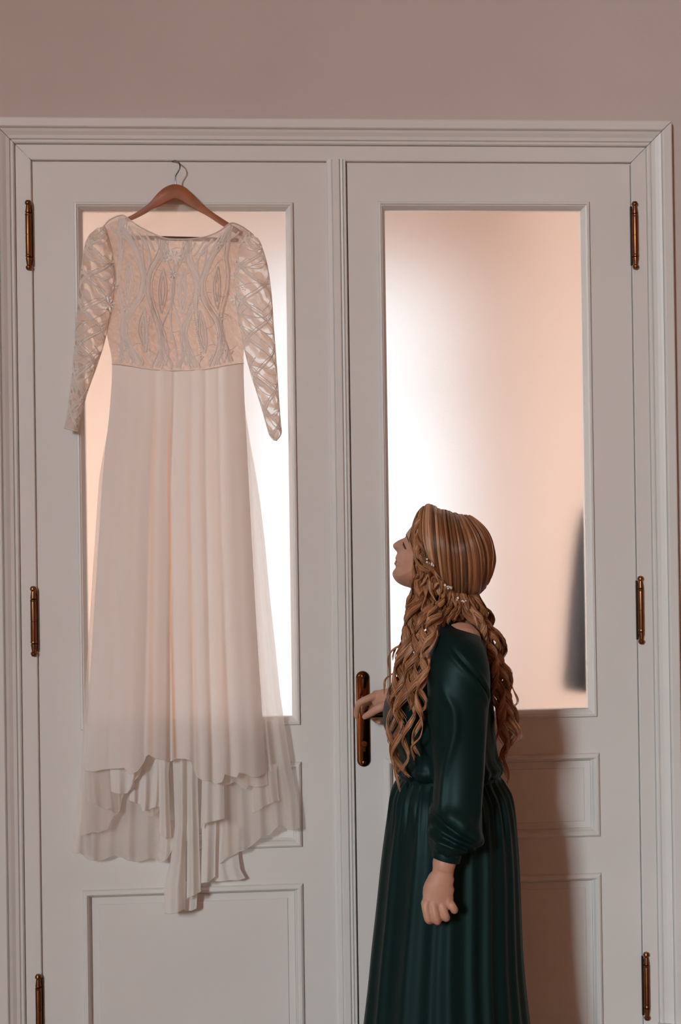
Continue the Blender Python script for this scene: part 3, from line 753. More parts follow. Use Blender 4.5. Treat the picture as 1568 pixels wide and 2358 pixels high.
# ear (under the hair)
bm_.tube([W(1010, 1268, -0.455), W(1014, 1285, -0.458), W(1010, 1302, -0.452)], [(0.010, 0.006), (0.012, 0.007), (0.007, 0.005)], 10)
# neck, trunk, legs
bm_.tube([W(1035, 1330, -0.375), W(1040, 1380, -0.365), W(1050, 1425, -0.365), W(1056, 1462, -0.37)], [(0.048, 0.046), (0.046, 0.044), (0.047, 0.047), (0.045, 0.06)], 20)
TR = [(1452, 1020, 1086, -0.37, 0.07), (1480, 996, 1100, -0.37, 0.135), (1510, 966, 1112, -0.37, 0.155), (1560, 940, 1118, -0.37, 0.145), (1620, 908, 1122, -0.37, 0.128), (1660, 906, 1124, -0.37, 0.12),
      (1720, 930, 1128, -0.37, 0.11), (1780, 938, 1132, -0.37, 0.10), (1850, 925, 1150, -0.37, 0.125), (1930, 915, 1160, -0.37, 0.145), (2010, 925, 1158, -0.37, 0.145), (2060, 930, 1150, -0.37, 0.14)]
def ell_rows(R, n=40, fn=None):
    rows = []
    for v, ul, ur, yc, hd in R:
        c = W((ul + ur) / 2, v, yc); hw = (W(ur, v, yc) - W(ul, v, yc)).length / 2
        rows.append([Vector((c.x + hw*math.cos(2*PI*k/n), c.y + hd*math.sin(2*PI*k/n), c.z)) for k in range(n)])
    return rows
o0 = len(bm_.v); rr = ell_rows(TR); bm_.grid(rr, True)
bm_.f.append(tuple(range(o0, o0 + 40))[::-1]); bm_.f.append(tuple(range(len(bm_.v) - 40, len(bm_.v))))
for dy in (-0.08, 0.08):
    x = 0.43
    hip = W(1040, 2030, YB + dy)
    bm_.tube([hip, Vector((x, YB + dy, 0.48)), Vector((x + 0.02, YB + dy, 0.26)), Vector((x + 0.02, YB + dy, 0.09)), Vector((x + 0.02, YB + dy, 0.06))], [0.085, 0.055, 0.052, 0.034, 0.034], 16)
    bm_.tube([Vector((x + 0.05, YB + dy, 0.032)), Vector((x - 0.06, YB + dy, 0.034)), Vector((x - 0.15, YB + dy, 0.022))], [(0.030, 0.028), (0.040, 0.028), (0.034, 0.016)], 14, ref=(0, 0, 1))
# near (left) arm, hanging, with a closed hand
YH_ = -0.588
bm_.tube(spline([W(1062, 1480, -0.475), W(1066, 1600, -0.515), W(1060, 1740, -0.535), W(1045, 1860, -0.56), W(1030, 1950, -0.578), W(1022, 1992, -0.584)], 24), [0.044]*6 + [0.040]*5 + [0.034]*5 + [0.027]*4 + [0.0238]*2 + [0.0238]*2, 18)
bm_.tube(spline([W(1025, 1975, -0.582), W(1020.5, 2005, YH_ + .002), W(1016, 2030, YH_), W(1010, 2058, YH_), W(1008, 2078, YH_), W(1008, 2088, YH_ + .002)], 18),
         [(0.0238, 0.020)]*3 + [(0.0222, 0.018)]*3 + [(0.0255, 0.0165)]*3 + [(0.0300, 0.0155)]*3 + [(0.0318, 0.0145)]*4 + [(0.0295, 0.012)]*2, 20)
Y = YH_
for pts, rd in (
    ([(979, 2080, Y - .004), (982, 2100, Y - .0105), (986.5, 2117, Y - .009), (992, 2119, Y + .006), (993, 2108, Y + .018), (993, 2092, Y + .020)], [.0090, .0084, .0086, .0078, .0072, .0060]),
    ([(998, 2084, Y - .008), (1002, 2104, Y - .0145), (1006, 2119, Y - .012), (1008, 2120, Y + .004), (1007, 2108, Y + .018), (1006, 2090, Y + .020)], [.0093, .0086, .0088, .0080, .0072, .0060]),
    ([(1017, 2083, Y - .007), (1022.5, 2100, Y - .0125), (1027, 2112, Y - .010), (1027, 2113, Y + .004), (1024, 2102, Y + .017), (1021, 2086, Y + .020)], [.0092, .0085, .0087, .0078, .0070, .0058]),
    ([(1034, 2075, Y - .003), (1041.5, 2087, Y - .009), (1046, 2095, Y - .006), (1045, 2094, Y + .006), (1041, 2084, Y + .016), (1036, 2074, Y + .018)], [.0088, .0083, .0084, .0074, .0064, .0054]),
    ([(1000, 2020, Y + .006), (986, 2048, Y + .018), (988, 2078, Y + .028), (1002, 2096, Y + .031), (1016, 2100, Y + .029)], [.0125, .0115, .0105, .0092, .0075])):
    n = 16
    P = spline([tuple(W(*p)) for p in pts], n)
    bm_.tube(P, list(np.interp(np.linspace(0, 1, n), np.linspace(0, 1, len(rd)), rd)), 12)
# knuckles
for u, v in ((983, 2083), (1000, 2086), (1017, 2085), (1032, 2078)):
    c = W(u, v, Y - .0085); bm_.tube([c + Vector((0, 0, .004)), c - Vector((0, 0, .004))], [.0062, .0062], 10)
# far (right) arm, reaching for the handle
bm_.tube(spline([W(1030, 1490, -0.24), W(1005, 1590, -0.20), W(985, 1680, -0.19), W(945, 1655, -0.15), W(915, 1612, -0.112), W(902, 1604, -0.100)], 24), [0.044]*5 + [0.039]*5 + [0.036]*6 + [0.030]*3 + [0.0235]*3 + [0.0220]*2, 16)
bm_.tube(spline([W(908, 1607, -0.105), W(892, 1606, -0.095), W(877, 1608, -0.084), W(866, 1609, -0.074)], 12), [(0.0150, 0.0215)]*3 + [(0.0140, 0.0215)]*4 + [(0.0130, 0.0205)]*5, 18, ref=(0, 0, 1))
for pts, rd in (
    ([(868, 1601, -.080), (856, 1605, -.084), (842, 1611, -.086), (829, 1618, -.084), (823, 1628, -.078), (821, 1641, -.070), (820.5, 1650, -.066)], [.0100, .0092, .0084, .0084, .0076, .0070, .0058]),
    ([(872, 1605, -.070), (858, 1610, -.062), (845, 1617, -.046), (838, 1626, -.034), (838, 1640, -.026), (842, 1648, -.026)], [.0095, .0088, .0082, .0076, .0070, .0058]),
    ([(877, 1611, -.064), (863, 1620, -.050), (855, 1632, -.034), (856, 1646, -.028), (862, 1655, -.030), (867, 1661, -.034)], [.0092, .0084, .0078, .0072, .0066, .0056]),
    ([(884, 1617, -.062), (873, 1630, -.046), (866, 1644, -.034), (868, 1656, -.034), (873, 1664, -.040)], [.0084, .0076, .0070, .0062, .0052]),
    ([(893, 1620, -.098), (880, 1627, -.106), (866, 1634, -.102), (852, 1643, -.094), (840, 1650.5, -.086)], [.0125, .0108, .0098, .0086, .0068])):
    n = 16
    P = spline([tuple(W(*p)) for p in pts], n)
    bm_.tube(P, list(np.interp(np.linspace(0, 1, n), np.linspace(0, 1, len(rd)), rd)), 12)

tmp = bm_.build('body_parts', SKIN, None)
fix_normals(tmp)
md = tmp.modifiers.new('fuse', 'REMESH'); md.mode = 'VOXEL'; md.voxel_size = 0.0021
ms = tmp.modifiers.new('soften', 'SMOOTH'); ms.factor = 0.5; ms.iterations = 2
bpy.context.view_layer.update()
dg = bpy.context.evaluated_depsgraph_get()
me = bpy.data.meshes.new_from_object(tmp.evaluated_get(dg))
bpy.data.objects.remove(tmp)
me.name = 'body'; me.materials.clear(); me.materials.append(SKIN)
me.polygons.foreach_set('use_smooth', [True] * len(me.polygons))
body = bpy.data.objects.new('body', me); COL.objects.link(body)
def child(o, par=pr):
    o.parent = par
    o.matrix_parent_inverse = Matrix.Translation(-Vector(pr.location)) if par is pr else Matrix.Identity(4)
    return o
child(body)
bvh = BVHTree.FromPolygons([v.co.copy() for v in me.vertices], [tuple(p.vertices) for p in me.polygons])
def hit(u, v, off=0.0005):
    d = ray(u, v).normalized(); r = bvh.ray_cast(CAM, d)
    if r[0] is None: return None
    return r[0] - d * off
def facial(name, pts, rad, mat, n=14, off=0.0004):
    P = [hit(*p, off) for p in spline(pts, n)]
    Q = [p for p in P if p is not None]
    if len(Q) < 3: return
    m = MB(); k = len(Q)
    m.tube(Q, list(np.interp(np.linspace(0, 1, k), np.linspace(0, 1, len(rad)), rad)), 8)
    return child(m.build(name, mat, None, True))
facial('eyebrow', [(934.5, 1229.5), (937, 1235), (939.5, 1242), (942, 1250)], [.0009, .0016, .0015, .0006], BROW)
facial('eyelashes', [(928.5, 1249), (929.5, 1255), (932.5, 1261), (935, 1264)], [.0008, .0022, .0018, .0007], LASH)
facial('eyelid_line', [(927.5, 1254), (930, 1259), (933, 1264.5)], [.0004, .0010, .0005], LASH)
facial('lip', [(909.5, 1291.5), (911.5, 1292.5), (914, 1294)], [.0016, .0018, .0006], LIP)
facial('lip', [(909.5, 1297), (911, 1297.5), (913.5, 1296)], [.0018, .0018, .0006], LIP)
m = MB(); p = W(841, 1650.5, -.0905)
m.tube([W(845.5, 1647, -.0945), W(841, 1650, -.0915), W(838.5, 1651.5, -.0895)], [(0.0042, .0012), (0.0044, .0012), (0.003, .001)], 10, ref=(-.3, -1, .2)); child(m.build('nail', NAIL, None, True))

# ------------------------------------------------------------------ gown
def loft_obj(name, R, mat, par, n=120, disp=None, nv=None, tilt=None):
    A = spline(R, nv or len(R) * 4)
    rows = []; N = len(A)
    for j, (v, ul, ur, yc, hd) in enumerate(A):
        c = W((ul + ur) / 2, v, yc); hw = (ur - ul) / 2 / F_PX * (yc - CAM.y)
        t = j / (N - 1); r = []
        for k in range(n):
            a = 2*PI*k/n
            d = disp(a, t, v) if disp else 0.0
            r.append(Vector((c.x + (hw + d)*math.cos(a), c.y + (hd + d)*math.sin(a), c.z - (tilt(v)*hw*math.cos(a) if tilt else 0.0))))
        rows.append(r)
    m = MB(); m.grid(rows, True)
    o = m.build(name, mat, None, True); child(o, par)
    return o, rows
# angles: 0 = right of picture (her back), pi = left (front), -pi/2 (3pi/2) = towards the room
def gauss(x, c, w): return math.exp(-((x - c) / w) ** 2)
def angd(a, c): return (a - c + PI) % (2*PI) - PI
BR = [(1427, 1000, 1099, -0.366, 0.056), (1436, 998, 1102, -0.37, 0.075), (1446, 992, 1106, -0.37, 0.110), (1460, 986, 1110, -0.37, 0.145), (1482, 974, 1114, -0.37, 0.167), (1520, 952, 1122, -0.37, 0.172), (1560, 922, 1129, -0.37, 0.164),
      (1595, 895, 1133, -0.37, 0.155), (1625, 883, 1136, -0.37, 0.148), (1650, 881, 1138, -0.37, 0.142), (1680, 886, 1140, -0.37, 0.136), (1715, 902, 1143, -0.37, 0.132), (1745, 912, 1146, -0.37, 0.13),
      (1765, 914, 1151, -0.37, 0.132), (1776, 915, 1153, -0.37, 0.128), (1784, 920, 1151, -0.37, 0.118), (1790, 922, 1150, -0.37, 0.114)]
def dbod(a, t, v):
    d = 0.0
    if v > 1690:
        k = sstep(1690, 1780, v)
        d += k * (0.0028*math.sin(19*a + 1.0) + 0.0016*math.sin(31*a)) * (1 - 0.5*sstep(1778, 1790, v))
        d += 0.006 * gauss(v, 1762, 12) * (1 + 0.5*math.sin(7*a))
    c = (3*PI/2 + 0.25 - 0.0016*(v - 1560))     # drape fold running from the shoulder seam down the back
    d += 0.0035 * gauss(angd(a, c + 0.5), 0, .06) - 0.003*gauss(angd(a, c + 0.6), 0, .05)
    return d
gown, _ = loft_obj('gown', BR, SATIN, pr, 160, dbod, 90, lambda v: 0.24*(1 - sstep(1440, 1500, v)))
gown['label'] = 'emerald satin gown with gathered waist'
SKR = [(1786, 921, 1150, -0.37, 0.114), (1800, 913, 1156, -0.37, 0.122), (1830, 898, 1174, -0.37, 0.142), (1870, 889, 1184, -0.37, 0.156), (1920, 881, 1190, -0.37, 0.165), (2000, 871, 1195, -0.37, 0.172), (2100, 861, 1198, -0.37, 0.178),
       (2200, 850, 1202, -0.37, 0.185), (2300, 840, 1211, -0.37, 0.192), (2400, 828, 1223, -0.37, 0.2), (2520, 815, 1238, -0.37, 0.208), (2655, 800, 1255, -0.37, 0.215)]
rs = random.Random(8)
SF = [(PI*1.06, .07, .5, .9), (PI*1.16, .06, .8, 1.0), (PI*1.27, .08, .9, 1.0), (PI*1.385, .06, .5, .7), (PI*1.475, .085, .6, 1.2), (PI*1.565, .05, .5, .8), (PI*1.625, .05, .8, 1.0), (PI*1.70, .07, .6, 1.0), (PI*1.78, .06, .9, .8), (PI*1.87, .08, .9, 1.0), (PI*1.95, .06, .8, .8),
      (PI*.1, .08, .8, 1), (PI*.25, .09, .8, 1), (PI*.4, .08, .8, 1), (PI*.55, .09, .8, 1), (PI*.7, .08, .8, 1), (PI*.85, .08, .8, 1)]
def dsk(a, t, v):
    k = sstep(1784, 1900, v); g = (1 - sstep(1800, 1960, v))
    d = 0.0
    for c, w, a0, a1 in SF:
        d += (0.003 + 0.011*k*t**0.35) * lerp(a0, a1, t) * gauss(angd(a, c + 0.10*(1-t)*math.sin(c*5)), 0, w*(1.15 + .45*t))
    d -= 0.007 * k
    d += g * (0.0030*math.sin(37*a + 2) + 0.002*math.sin(61*a)) * sstep(1784, 1800, v)
    return d
sk, _ = loft_obj('skirt', SKR, SATIN, gown, 260, dsk, 110)
m = MB()   # waist elastic
wr = ell_rows([(1782, 921, 1150, -0.37, 0.1165), (1790, 920, 1151, -0.37, 0.1175)], 60); m.grid(wr, True); child(m.build('waistband', SATIN, None, True), gown)
# near sleeve
SLR = [(1436, 1030, 1080, -0.43, 0.012), (1440, 1022, 1088, -0.445, 0.03), (1447, 1012, 1098, -0.46, 0.045), (1458, 1002, 1105, -0.478, 0.060), (1480, 993, 1112, -0.497, 0.066), (1520, 985, 1124, -0.515, 0.068), (1560, 983, 1129, -0.525, 0.067), (1600, 984, 1128, -0.53, 0.065), (1660, 989, 1123, -0.535, 0.060), (1720, 995, 1119, -0.54, 0.056),
       (1780, 999, 1116, -0.545, 0.054), (1830, 996, 1112, -0.552, 0.054), (1870, 991, 1110, -0.558, 0.056), (1905, 987, 1109, -0.564, 0.056), (1930, 986, 1107, -0.570, 0.053), (1948, 990, 1098, -0.575, 0.046), (1959, 996, 1080, -0.578, 0.037), (1966, 1000, 1064, -0.580, 0.030)]
def dsl(a, t, v):
    d = 0.0
    c = 3*PI/2 - 0.72 + 0.45*sstep(1560, 1640, v) - 0.55*sstep(1660, 1800, v)
    d += 0.0055*gauss(angd(a, c), 0, 0.16)*sstep(1540, 1620, v)*(1 - sstep(1830, 1880, v))
    d += 0.004*gauss(angd(a, 3*PI/2 + 0.85), 0, 0.2)*sstep(1600, 1700, v)*(1 - sstep(1840, 1900, v))
    xx = angd(a, 3*PI/2) - (-0.35 + 1.35*(v - 1490)/110)
    kk = sstep(1475, 1510, v)*(1 - sstep(1590, 1640, v))
    d += kk*(0.0045*gauss(xx, -0.16, 0.13) - 0.0055*gauss(xx, 0.03, 0.06) + 0.003*gauss(xx, 0.2, 0.1))
    k = sstep(1835, 1880, v) * (1 - 0.4*sstep(1945, 1966, v))
    x = angd(a, 3*PI/2)                       # -: front, +: back
    s = (v - 1850)/100.0
    d += k*(0.009*gauss(s - 0.50*x, 0.30, 0.24) - 0.009*gauss(s - 0.36*x, 0.60, 0.065) + 0.008*gauss(s - 0.32*x, 0.72, 0.06) - 0.008*gauss(s - 0.26*x, 0.84, 0.055) + 0.005*gauss(s - 0.2*x, 0.94, 0.05))
    d += k*0.0012*math.sin(9*a + 5*s)
    return d
slv, _ = loft_obj('sleeve', SLR, SATIN, gown, 110, dsl, 110, lambda v: 0.24*(1 - sstep(1440, 1500, v)))
# armhole seam line and cuff
m = MB()
A0, A1 = W(1031, 1953, -0.580), W(1026, 1980, -0.583)
ax = (A1 - A0).normalized()
rows = []
for f, r in ((0, .0280), (.03, .0292), (.5, .0292), (.95, .0288), (1.0, .0282), (1.0, .0262)):
    c = A0.lerp(A1, f); row = []
    for k in range(40):
        a = 2*PI*k/40
        row.append(c + Vector((1, 0, -0.26)) * (r*math.cos(a)) + Vector((0, 0.95, 0.0)) * (r*math.sin(a)))
    rows.append(row)
m.grid(rows, True); child(m.build('cuff', SATIN, None, True, 50), gown)
m = MB(); m.lathe([(0.0045, 0), (0.0045, 0.0015), (0.003, 0.003), (0.0008, 0.0035)], W(1051, 1972, -0.6065), 14, 'y'); child(m.build('button', SATIN, None, True), gown)
# far sleeve
m = MB()
m.tube(spline([W(1030, 1490, -0.24), W(1000, 1600, -0.20), W(985, 1690, -0.19), W(945, 1662, -0.155), W(916, 1622, -0.125), W(904, 1612, -0.112)], 30),
       [0.055]*8 + [0.052]*8 + [0.050]*6 + [0.042]*4 + [0.034]*2 + [0.027]*2, 24, False); child(m.build('sleeve', SATIN, None, True), gown)
# ------------------------------------------------------------------ hair
def mat_hair():
    m, nt, p, out = new_mat('auburn_hair')
    a = nt.nodes.new('ShaderNodeAttribute'); a.attribute_name = 'Col'
    nt.links.new(a.outputs['Color'], p.inputs['Base Color'])
    p.inputs['Roughness'].default_value = 0.31; p.inputs['Specular IOR Level'].default_value = 0.75
    return m
HAIR = mat_hair()
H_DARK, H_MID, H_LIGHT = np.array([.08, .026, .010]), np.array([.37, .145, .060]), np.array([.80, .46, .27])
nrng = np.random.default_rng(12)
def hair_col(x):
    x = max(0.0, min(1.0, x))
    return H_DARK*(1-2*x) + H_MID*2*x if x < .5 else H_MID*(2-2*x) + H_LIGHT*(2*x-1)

class Strands:
    def __init__(s): s.V = []; s.F = []; s.C = []; s.n = 0
    def add(s, P, rad, col, ref=(0, -1, 0)):
        P = np.asarray(P, float); N = len(P)
        T = np.gradient(P, axis=0); T /= np.linalg.norm(T, axis=1)[:, None] + 1e-9
        R = np.array(ref, float); A = np.cross(T, R); A /= np.linalg.norm(A, axis=1)[:, None] + 1e-9
        B = np.cross(A, T); r = np.asarray(rad)[:, None]
        rings = [P + r*(A*math.cos(q) + B*math.sin(q)) for q in (0.5, 2.6, 4.7)]
        V = np.stack(rings, 1).reshape(-1, 3); s.V.append(V)
        i = np.arange(N - 1)[:, None]*3
        for k in range(3):
            k2 = (k + 1) % 3
            s.F.append(np.hstack([i + k, i + k2, i + 3 + k2, i + 3 + k]) + s.n)
        c = np.ones((len(V), 4), 'f'); c[:, :3] = col; s.C.append(c)
        s.n += len(V)
    def build(s, name, par, mat=None):
        V = np.vstack(s.V); F = np.vstack(s.F); C = np.vstack(s.C)
        me = bpy.data.meshes.new(name)
        me.vertices.add(len(V)); me.vertices.foreach_set('co', V.ravel())
        me.loops.add(F.size); me.loops.foreach_set('vertex_index', F.ravel().astype('i'))
        me.polygons.add(len(F)); me.polygons.foreach_set('loop_start', np.arange(0, F.size, 4, dtype='i'))
        me.polygons.foreach_set('use_smooth', [True]*len(F))
        me.update(calc_edges=True)
        at = me.color_attributes.new('Col', 'FLOAT_COLOR', 'POINT'); at.data.foreach_set('color', C.ravel())
        me.materials.append(mat or HAIR)
        o = bpy.data.objects.new(name, me); COL.objects.link(o); child(o, par); return o

# cap of hair round the skull
HU, HV, HRU, HRV, HY, HRY = 1044.0, 1280.0, 87.0, 92.0, -0.385, 0.088
OUTL = [(956, 1215), (963, 1190), (975, 1171), (989, 1163), (1000, 1168), (1018, 1178), (1045, 1185), (1060, 1191), (1075, 1191), (1095, 1204), (1117, 1232), (1129, 1268), (1133, 1298), (1128, 1325), (1115, 1350), (1097, 1367), (1064, 1378), (1030, 1368), (1000, 1350), (972, 1325), (955, 1295), (951, 1255)]
_ol = spline(OUTL + OUTL[:1], 400)[:-1]
_an = np.arctan2(_ol[:, 1] - HV, _ol[:, 0] - HU); _ra = np.hypot(_ol[:, 0] - HU, _ol[:, 1] - HV)
_o = np.argsort(_an); _an, _ra = _an[_o], _ra[_o]
_an = np.r_[_an - 2*PI, _an, _an + 2*PI]; _ra = np.r_[_ra, _ra, _ra]
def HS(u, v, off=0.0, side=-1):
    """point of the hair's outer form: the outline seen, swelling to the sides"""
    du, dv = u - HU, v - HV; dd = math.hypot(du, dv) + 1e-9
    R = float(np.interp(math.atan2(dv, du), _an, _ra)) - 2.5
    r = dd/R
    if r > .988: du, dv = du*.988/r, dv*.988/r; r = .988
    z = math.sqrt(1 - r*r)
    P = W(HU + du, HV + dv, HY + side*HRY*z)
    N = Vector((du/dd*r, side*z, -dv/dd*r)).normalized()
    return P + N*off
m = MB()
for side in (-1, 1):
    rows = []
    for i in range(19):
        rr_ = math.sin(PI/2*i/18); row = []
        for j in range(64):
            a = 2*PI*j/64; R = float(np.interp((a + PI) % (2*PI) - PI, _an, _ra))
            row.append(HS(HU + R*rr_*math.cos(a), HV + R*rr_*math.sin(a), -0.0025, side))
        rows.append(row)
    m.grid(rows, True)
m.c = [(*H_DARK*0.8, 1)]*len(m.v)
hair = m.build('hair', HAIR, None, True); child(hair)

S_PTS = [(960, 1206), (972, 1180), (988, 1168), (1006, 1174), (1026, 1181), (1044, 1188), (1054, 1193), (1060, 1194), (1064, 1195), (1069, 1195), (1075, 1195), (1082, 1197)]
E_PTS = [(975, 1288), (986, 1298), (998, 1314), (1012, 1334), (1026, 1352), (1040, 1368), (1056, 1380), (1070, 1380), (1086, 1374), (1100, 1364), (1112, 1348), (1121, 1330)]
M_OFF = [(-26, 6), (-22, 4), (-15, 2), (-8, 0), (-3, 0), (2, 0), (5, -1), (10, -4), (17, -8), (23, -12), (27, -15), (30, -16)]
SS, EE, MM = spline(S_PTS, 200), spline(E_PTS, 200), spline(M_OFF, 200)
def crown_path(a, n=26):
    i = min(199, max(0, int(a*199)))
    s_, e_, o_ = SS[i], EE[i], MM[i]
    c = (s_ + e_)/2 + o_*1.6
    t = np.linspace(0, 1, n)[:, None]
    return (1-t)**2*s_ + 2*t*(1-t)*c + t*t*e_
for side in (-1, 1):
    st = Strands(); NC = 40 if side < 0 else 22
    for c in range(NC):
        a0 = (c + .5)/NC + nrng.normal(0, .010); half = .85/NC*nrng.uniform(.6, 1.7); base = nrng.choice([.12, .28, .38, .48, .58, .70]); lay = nrng.uniform(0, .005)
        for j in range(52 if side < 0 else 20):
            x = nrng.uniform(-1, 1); a = a0 + half*x
            P = crown_path(min(1, max(0, a)))
            n = len(P); tt = np.linspace(0, 1, n)
            wob = nrng.normal(0, 1.0, 2)
            off = (0.001 + lay + 0.0078*math.sqrt(max(0, 1-x*x))*np.sin(PI*np.clip(tt*.9+.08, 0, 1))**.6 + nrng.uniform(0, .0012))
            Q = [HS(P[i, 0] + wob[0]*tt[i], P[i, 1] + wob[1]*tt[i], off[i], side) for i in range(n)]
            col = hair_col(base + nrng.normal(0, .09) - .24*x*x)  # shade between clumps is put into the strand colour
            st.add(Q, np.full(n, .0008 if side < 0 else .0011), col)
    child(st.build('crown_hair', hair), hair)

def lock(path, A=11, lam=95, spread=0.9, w0=10, n=44, ph=0.0, base=.5, name='hair_lock', hand=1, pts=64, rad=.00105, grow=.22, tipA=.9, jit=.07):
    """one curled lock: strands run as neighbouring helices round a hanging guide (u, v, y)"""
    if len(path[0]) == 3 and path[0][1] < 1400 and name == 'hair_lock':
        # roots lie on the cap, tucked under the crown
        u0, v0 = path[0][0], path[0][1]; q = []
        dx, dz = HU - u0, HV - v0; dl = math.hypot(dx, dz)
        q.append((u0 + dx/dl*16, v0 + dz/dl*16, HS(u0 + dx/dl*16, v0 + dz/dl*16, -.001).y))
        for (u, v, y) in path:
            k = sstep(1365, 1425, v)
            yy = lerp(HS(u, min(v, 1365), .004).y, y, k)
            if v > 1366 and 1010 < u < 1100: yy = min(yy, -.436)
            h = hit(u, v, .0) if v < 1440 else None
            if h is not None: yy = min(yy, h.y - (.004 if v < 1300 else .007))
            q.append((u, v, yy))
        path = q
    G = spline(path, pts)
    Wp = np.array([tuple(W(*g)) for g in G])
    L = np.r_[0, np.cumsum(np.linalg.norm(np.diff(Wp, axis=0), axis=1))]; t = L/L[-1]
    px = (G[:, 2] - CAM.y)/F_PX            # metres per pixel
    th = ph + hand*2*PI*L/(lam*px.mean())
    env = np.clip(t/grow, 0, 1)**1.3*(1 - (1-tipA)*t)
    st = Strands()
    for j in range(n):
        x = nrng.uniform(-1, 1); d = spread*x*(1 - .65*np.clip((t-.72)/.28, 0, 1)); Aj = A*(1 + jit*nrng.normal())
        r0 = w0*x*(1 - np.clip(t/(grow*1.3), 0, 1)); e = nrng.normal(0, 1.2, 2)
        end = int(pts*nrng.uniform(.86, 1.0))
        Q = Wp.copy()
        Q[:, 0] += px*(Aj*env*np.cos(th + d) + r0 + e[0]*t)
        Q[:, 1] -= px*(.8*Aj*env*np.sin(th + d) + 2.5*math.sqrt(1-x*x)*(1 - t) + e[1]*t)
        Q[:, 2] += px*(3*nrng.normal()*t)
        Q = Q[:end]
        col = hair_col(base + nrng.normal(0, .10) - .20*x*x)  # edge strands coloured darker to shade one lock from the next
        tt = np.linspace(0, 1, end)
        st.add(Q, rad*(1 - .6*np.clip((tt-.75)/.25, 0, 1)), col)
    return st.build(name, hair)

FR = [  # front mass, over the near shoulder
 ([(958, 1325, -.462), (950, 1380, -.475), (940, 1450, -.485), (918, 1540, -.478), (906, 1620, -.465), (900, 1690, -.455), (908, 1745, -.46), (926, 1800, -.475)], 10, 125, .8, .48),
 ([(964, 1335, -.466), (962, 1400, -.485), (952, 1470, -.50), (934, 1560, -.50), (920, 1640, -.488), (914, 1720, -.478), (922, 1775, -.48), (938, 1792, -.49)], 12, 110, .8, .55),
 ([(975, 1345, -.47), (984, 1410, -.495), (974, 1490, -.515), (958, 1560, -.518), (946, 1630, -.512), (940, 1690, -.51), (930, 1745, -.505), (920, 1780, -.49)], 12, 105, .7, .60),
 ([(992, 1340, -.474), (1000, 1395, -.50), (990, 1450, -.52), (978, 1520, -.53), (970, 1590, -.535), (962, 1650, -.53), (960, 1700, -.53), (958, 1745, -.525)], 11, 100, .7, .62),
 ([(1004, 1350, -.478), (1006, 1385, -.495), (1000, 1425, -.52), (990, 1460, -.53), (975, 1490, -.535)], 15, 78, 1.0, .66),
 ([(968, 1350, -.47), (950, 1420, -.485), (930, 1490, -.49), (920, 1560, -.485), (915, 1610, -.48)], 14, 110, 1.0, .52),
 ([(958, 1345, -.466), (945, 1410, -.475), (932, 1470, -.478), (922, 1530, -.475), (905, 1590, -.462), (898, 1640, -.452)], 11, 100, .9, .42),
 ([(980, 1350, -.47), (975, 1420, -.49), (962, 1490, -.505), (945, 1550, -.51), (930, 1610, -.50), (925, 1670, -.495)], 13, 96, .9, .50),
 ([(984, 1360, -.474), (988, 1420, -.50), (975, 1480, -.515), (968, 1540, -.525), (955, 1600, -.525), (945, 1650, -.52)], 13, 92, .9, .58),
 ([(970, 1360, -.47), (960, 1430, -.486), (948, 1500, -.498), (935, 1570, -.50), (915, 1640, -.478), (908, 1700, -.465), (912, 1750, -.47)], 12, 115, .8, .46),
 ([(950, 1340, -.452), (945, 1385, -.46), (938, 1440, -.465), (928, 1500, -.465), (915, 1555, -.455)], 9, 90, .9, .40),
 ([(990, 1365, -.478), (996, 1420, -.505), (988, 1475, -.525), (978, 1530, -.535), (972, 1590, -.538), (970, 1640, -.535)], 12, 85, .9, .64),
 ([(975, 1370, -.475), (968, 1440, -.495), (956, 1510, -.51), (948, 1580, -.515), (938, 1640, -.51)], 13, 100, 1.0, .44),
 ([(1012, 1360, -.478), (1012, 1400, -.498), (1006, 1440, -.515), (1004, 1465, -.525)], 12, 70, .9, .60),
 ([(960, 1380, -.47), (948, 1450, -.48), (930, 1530, -.48), (912, 1600, -.468), (900, 1660, -.455), (905, 1720, -.458)], 11, 105, .8, .55)]
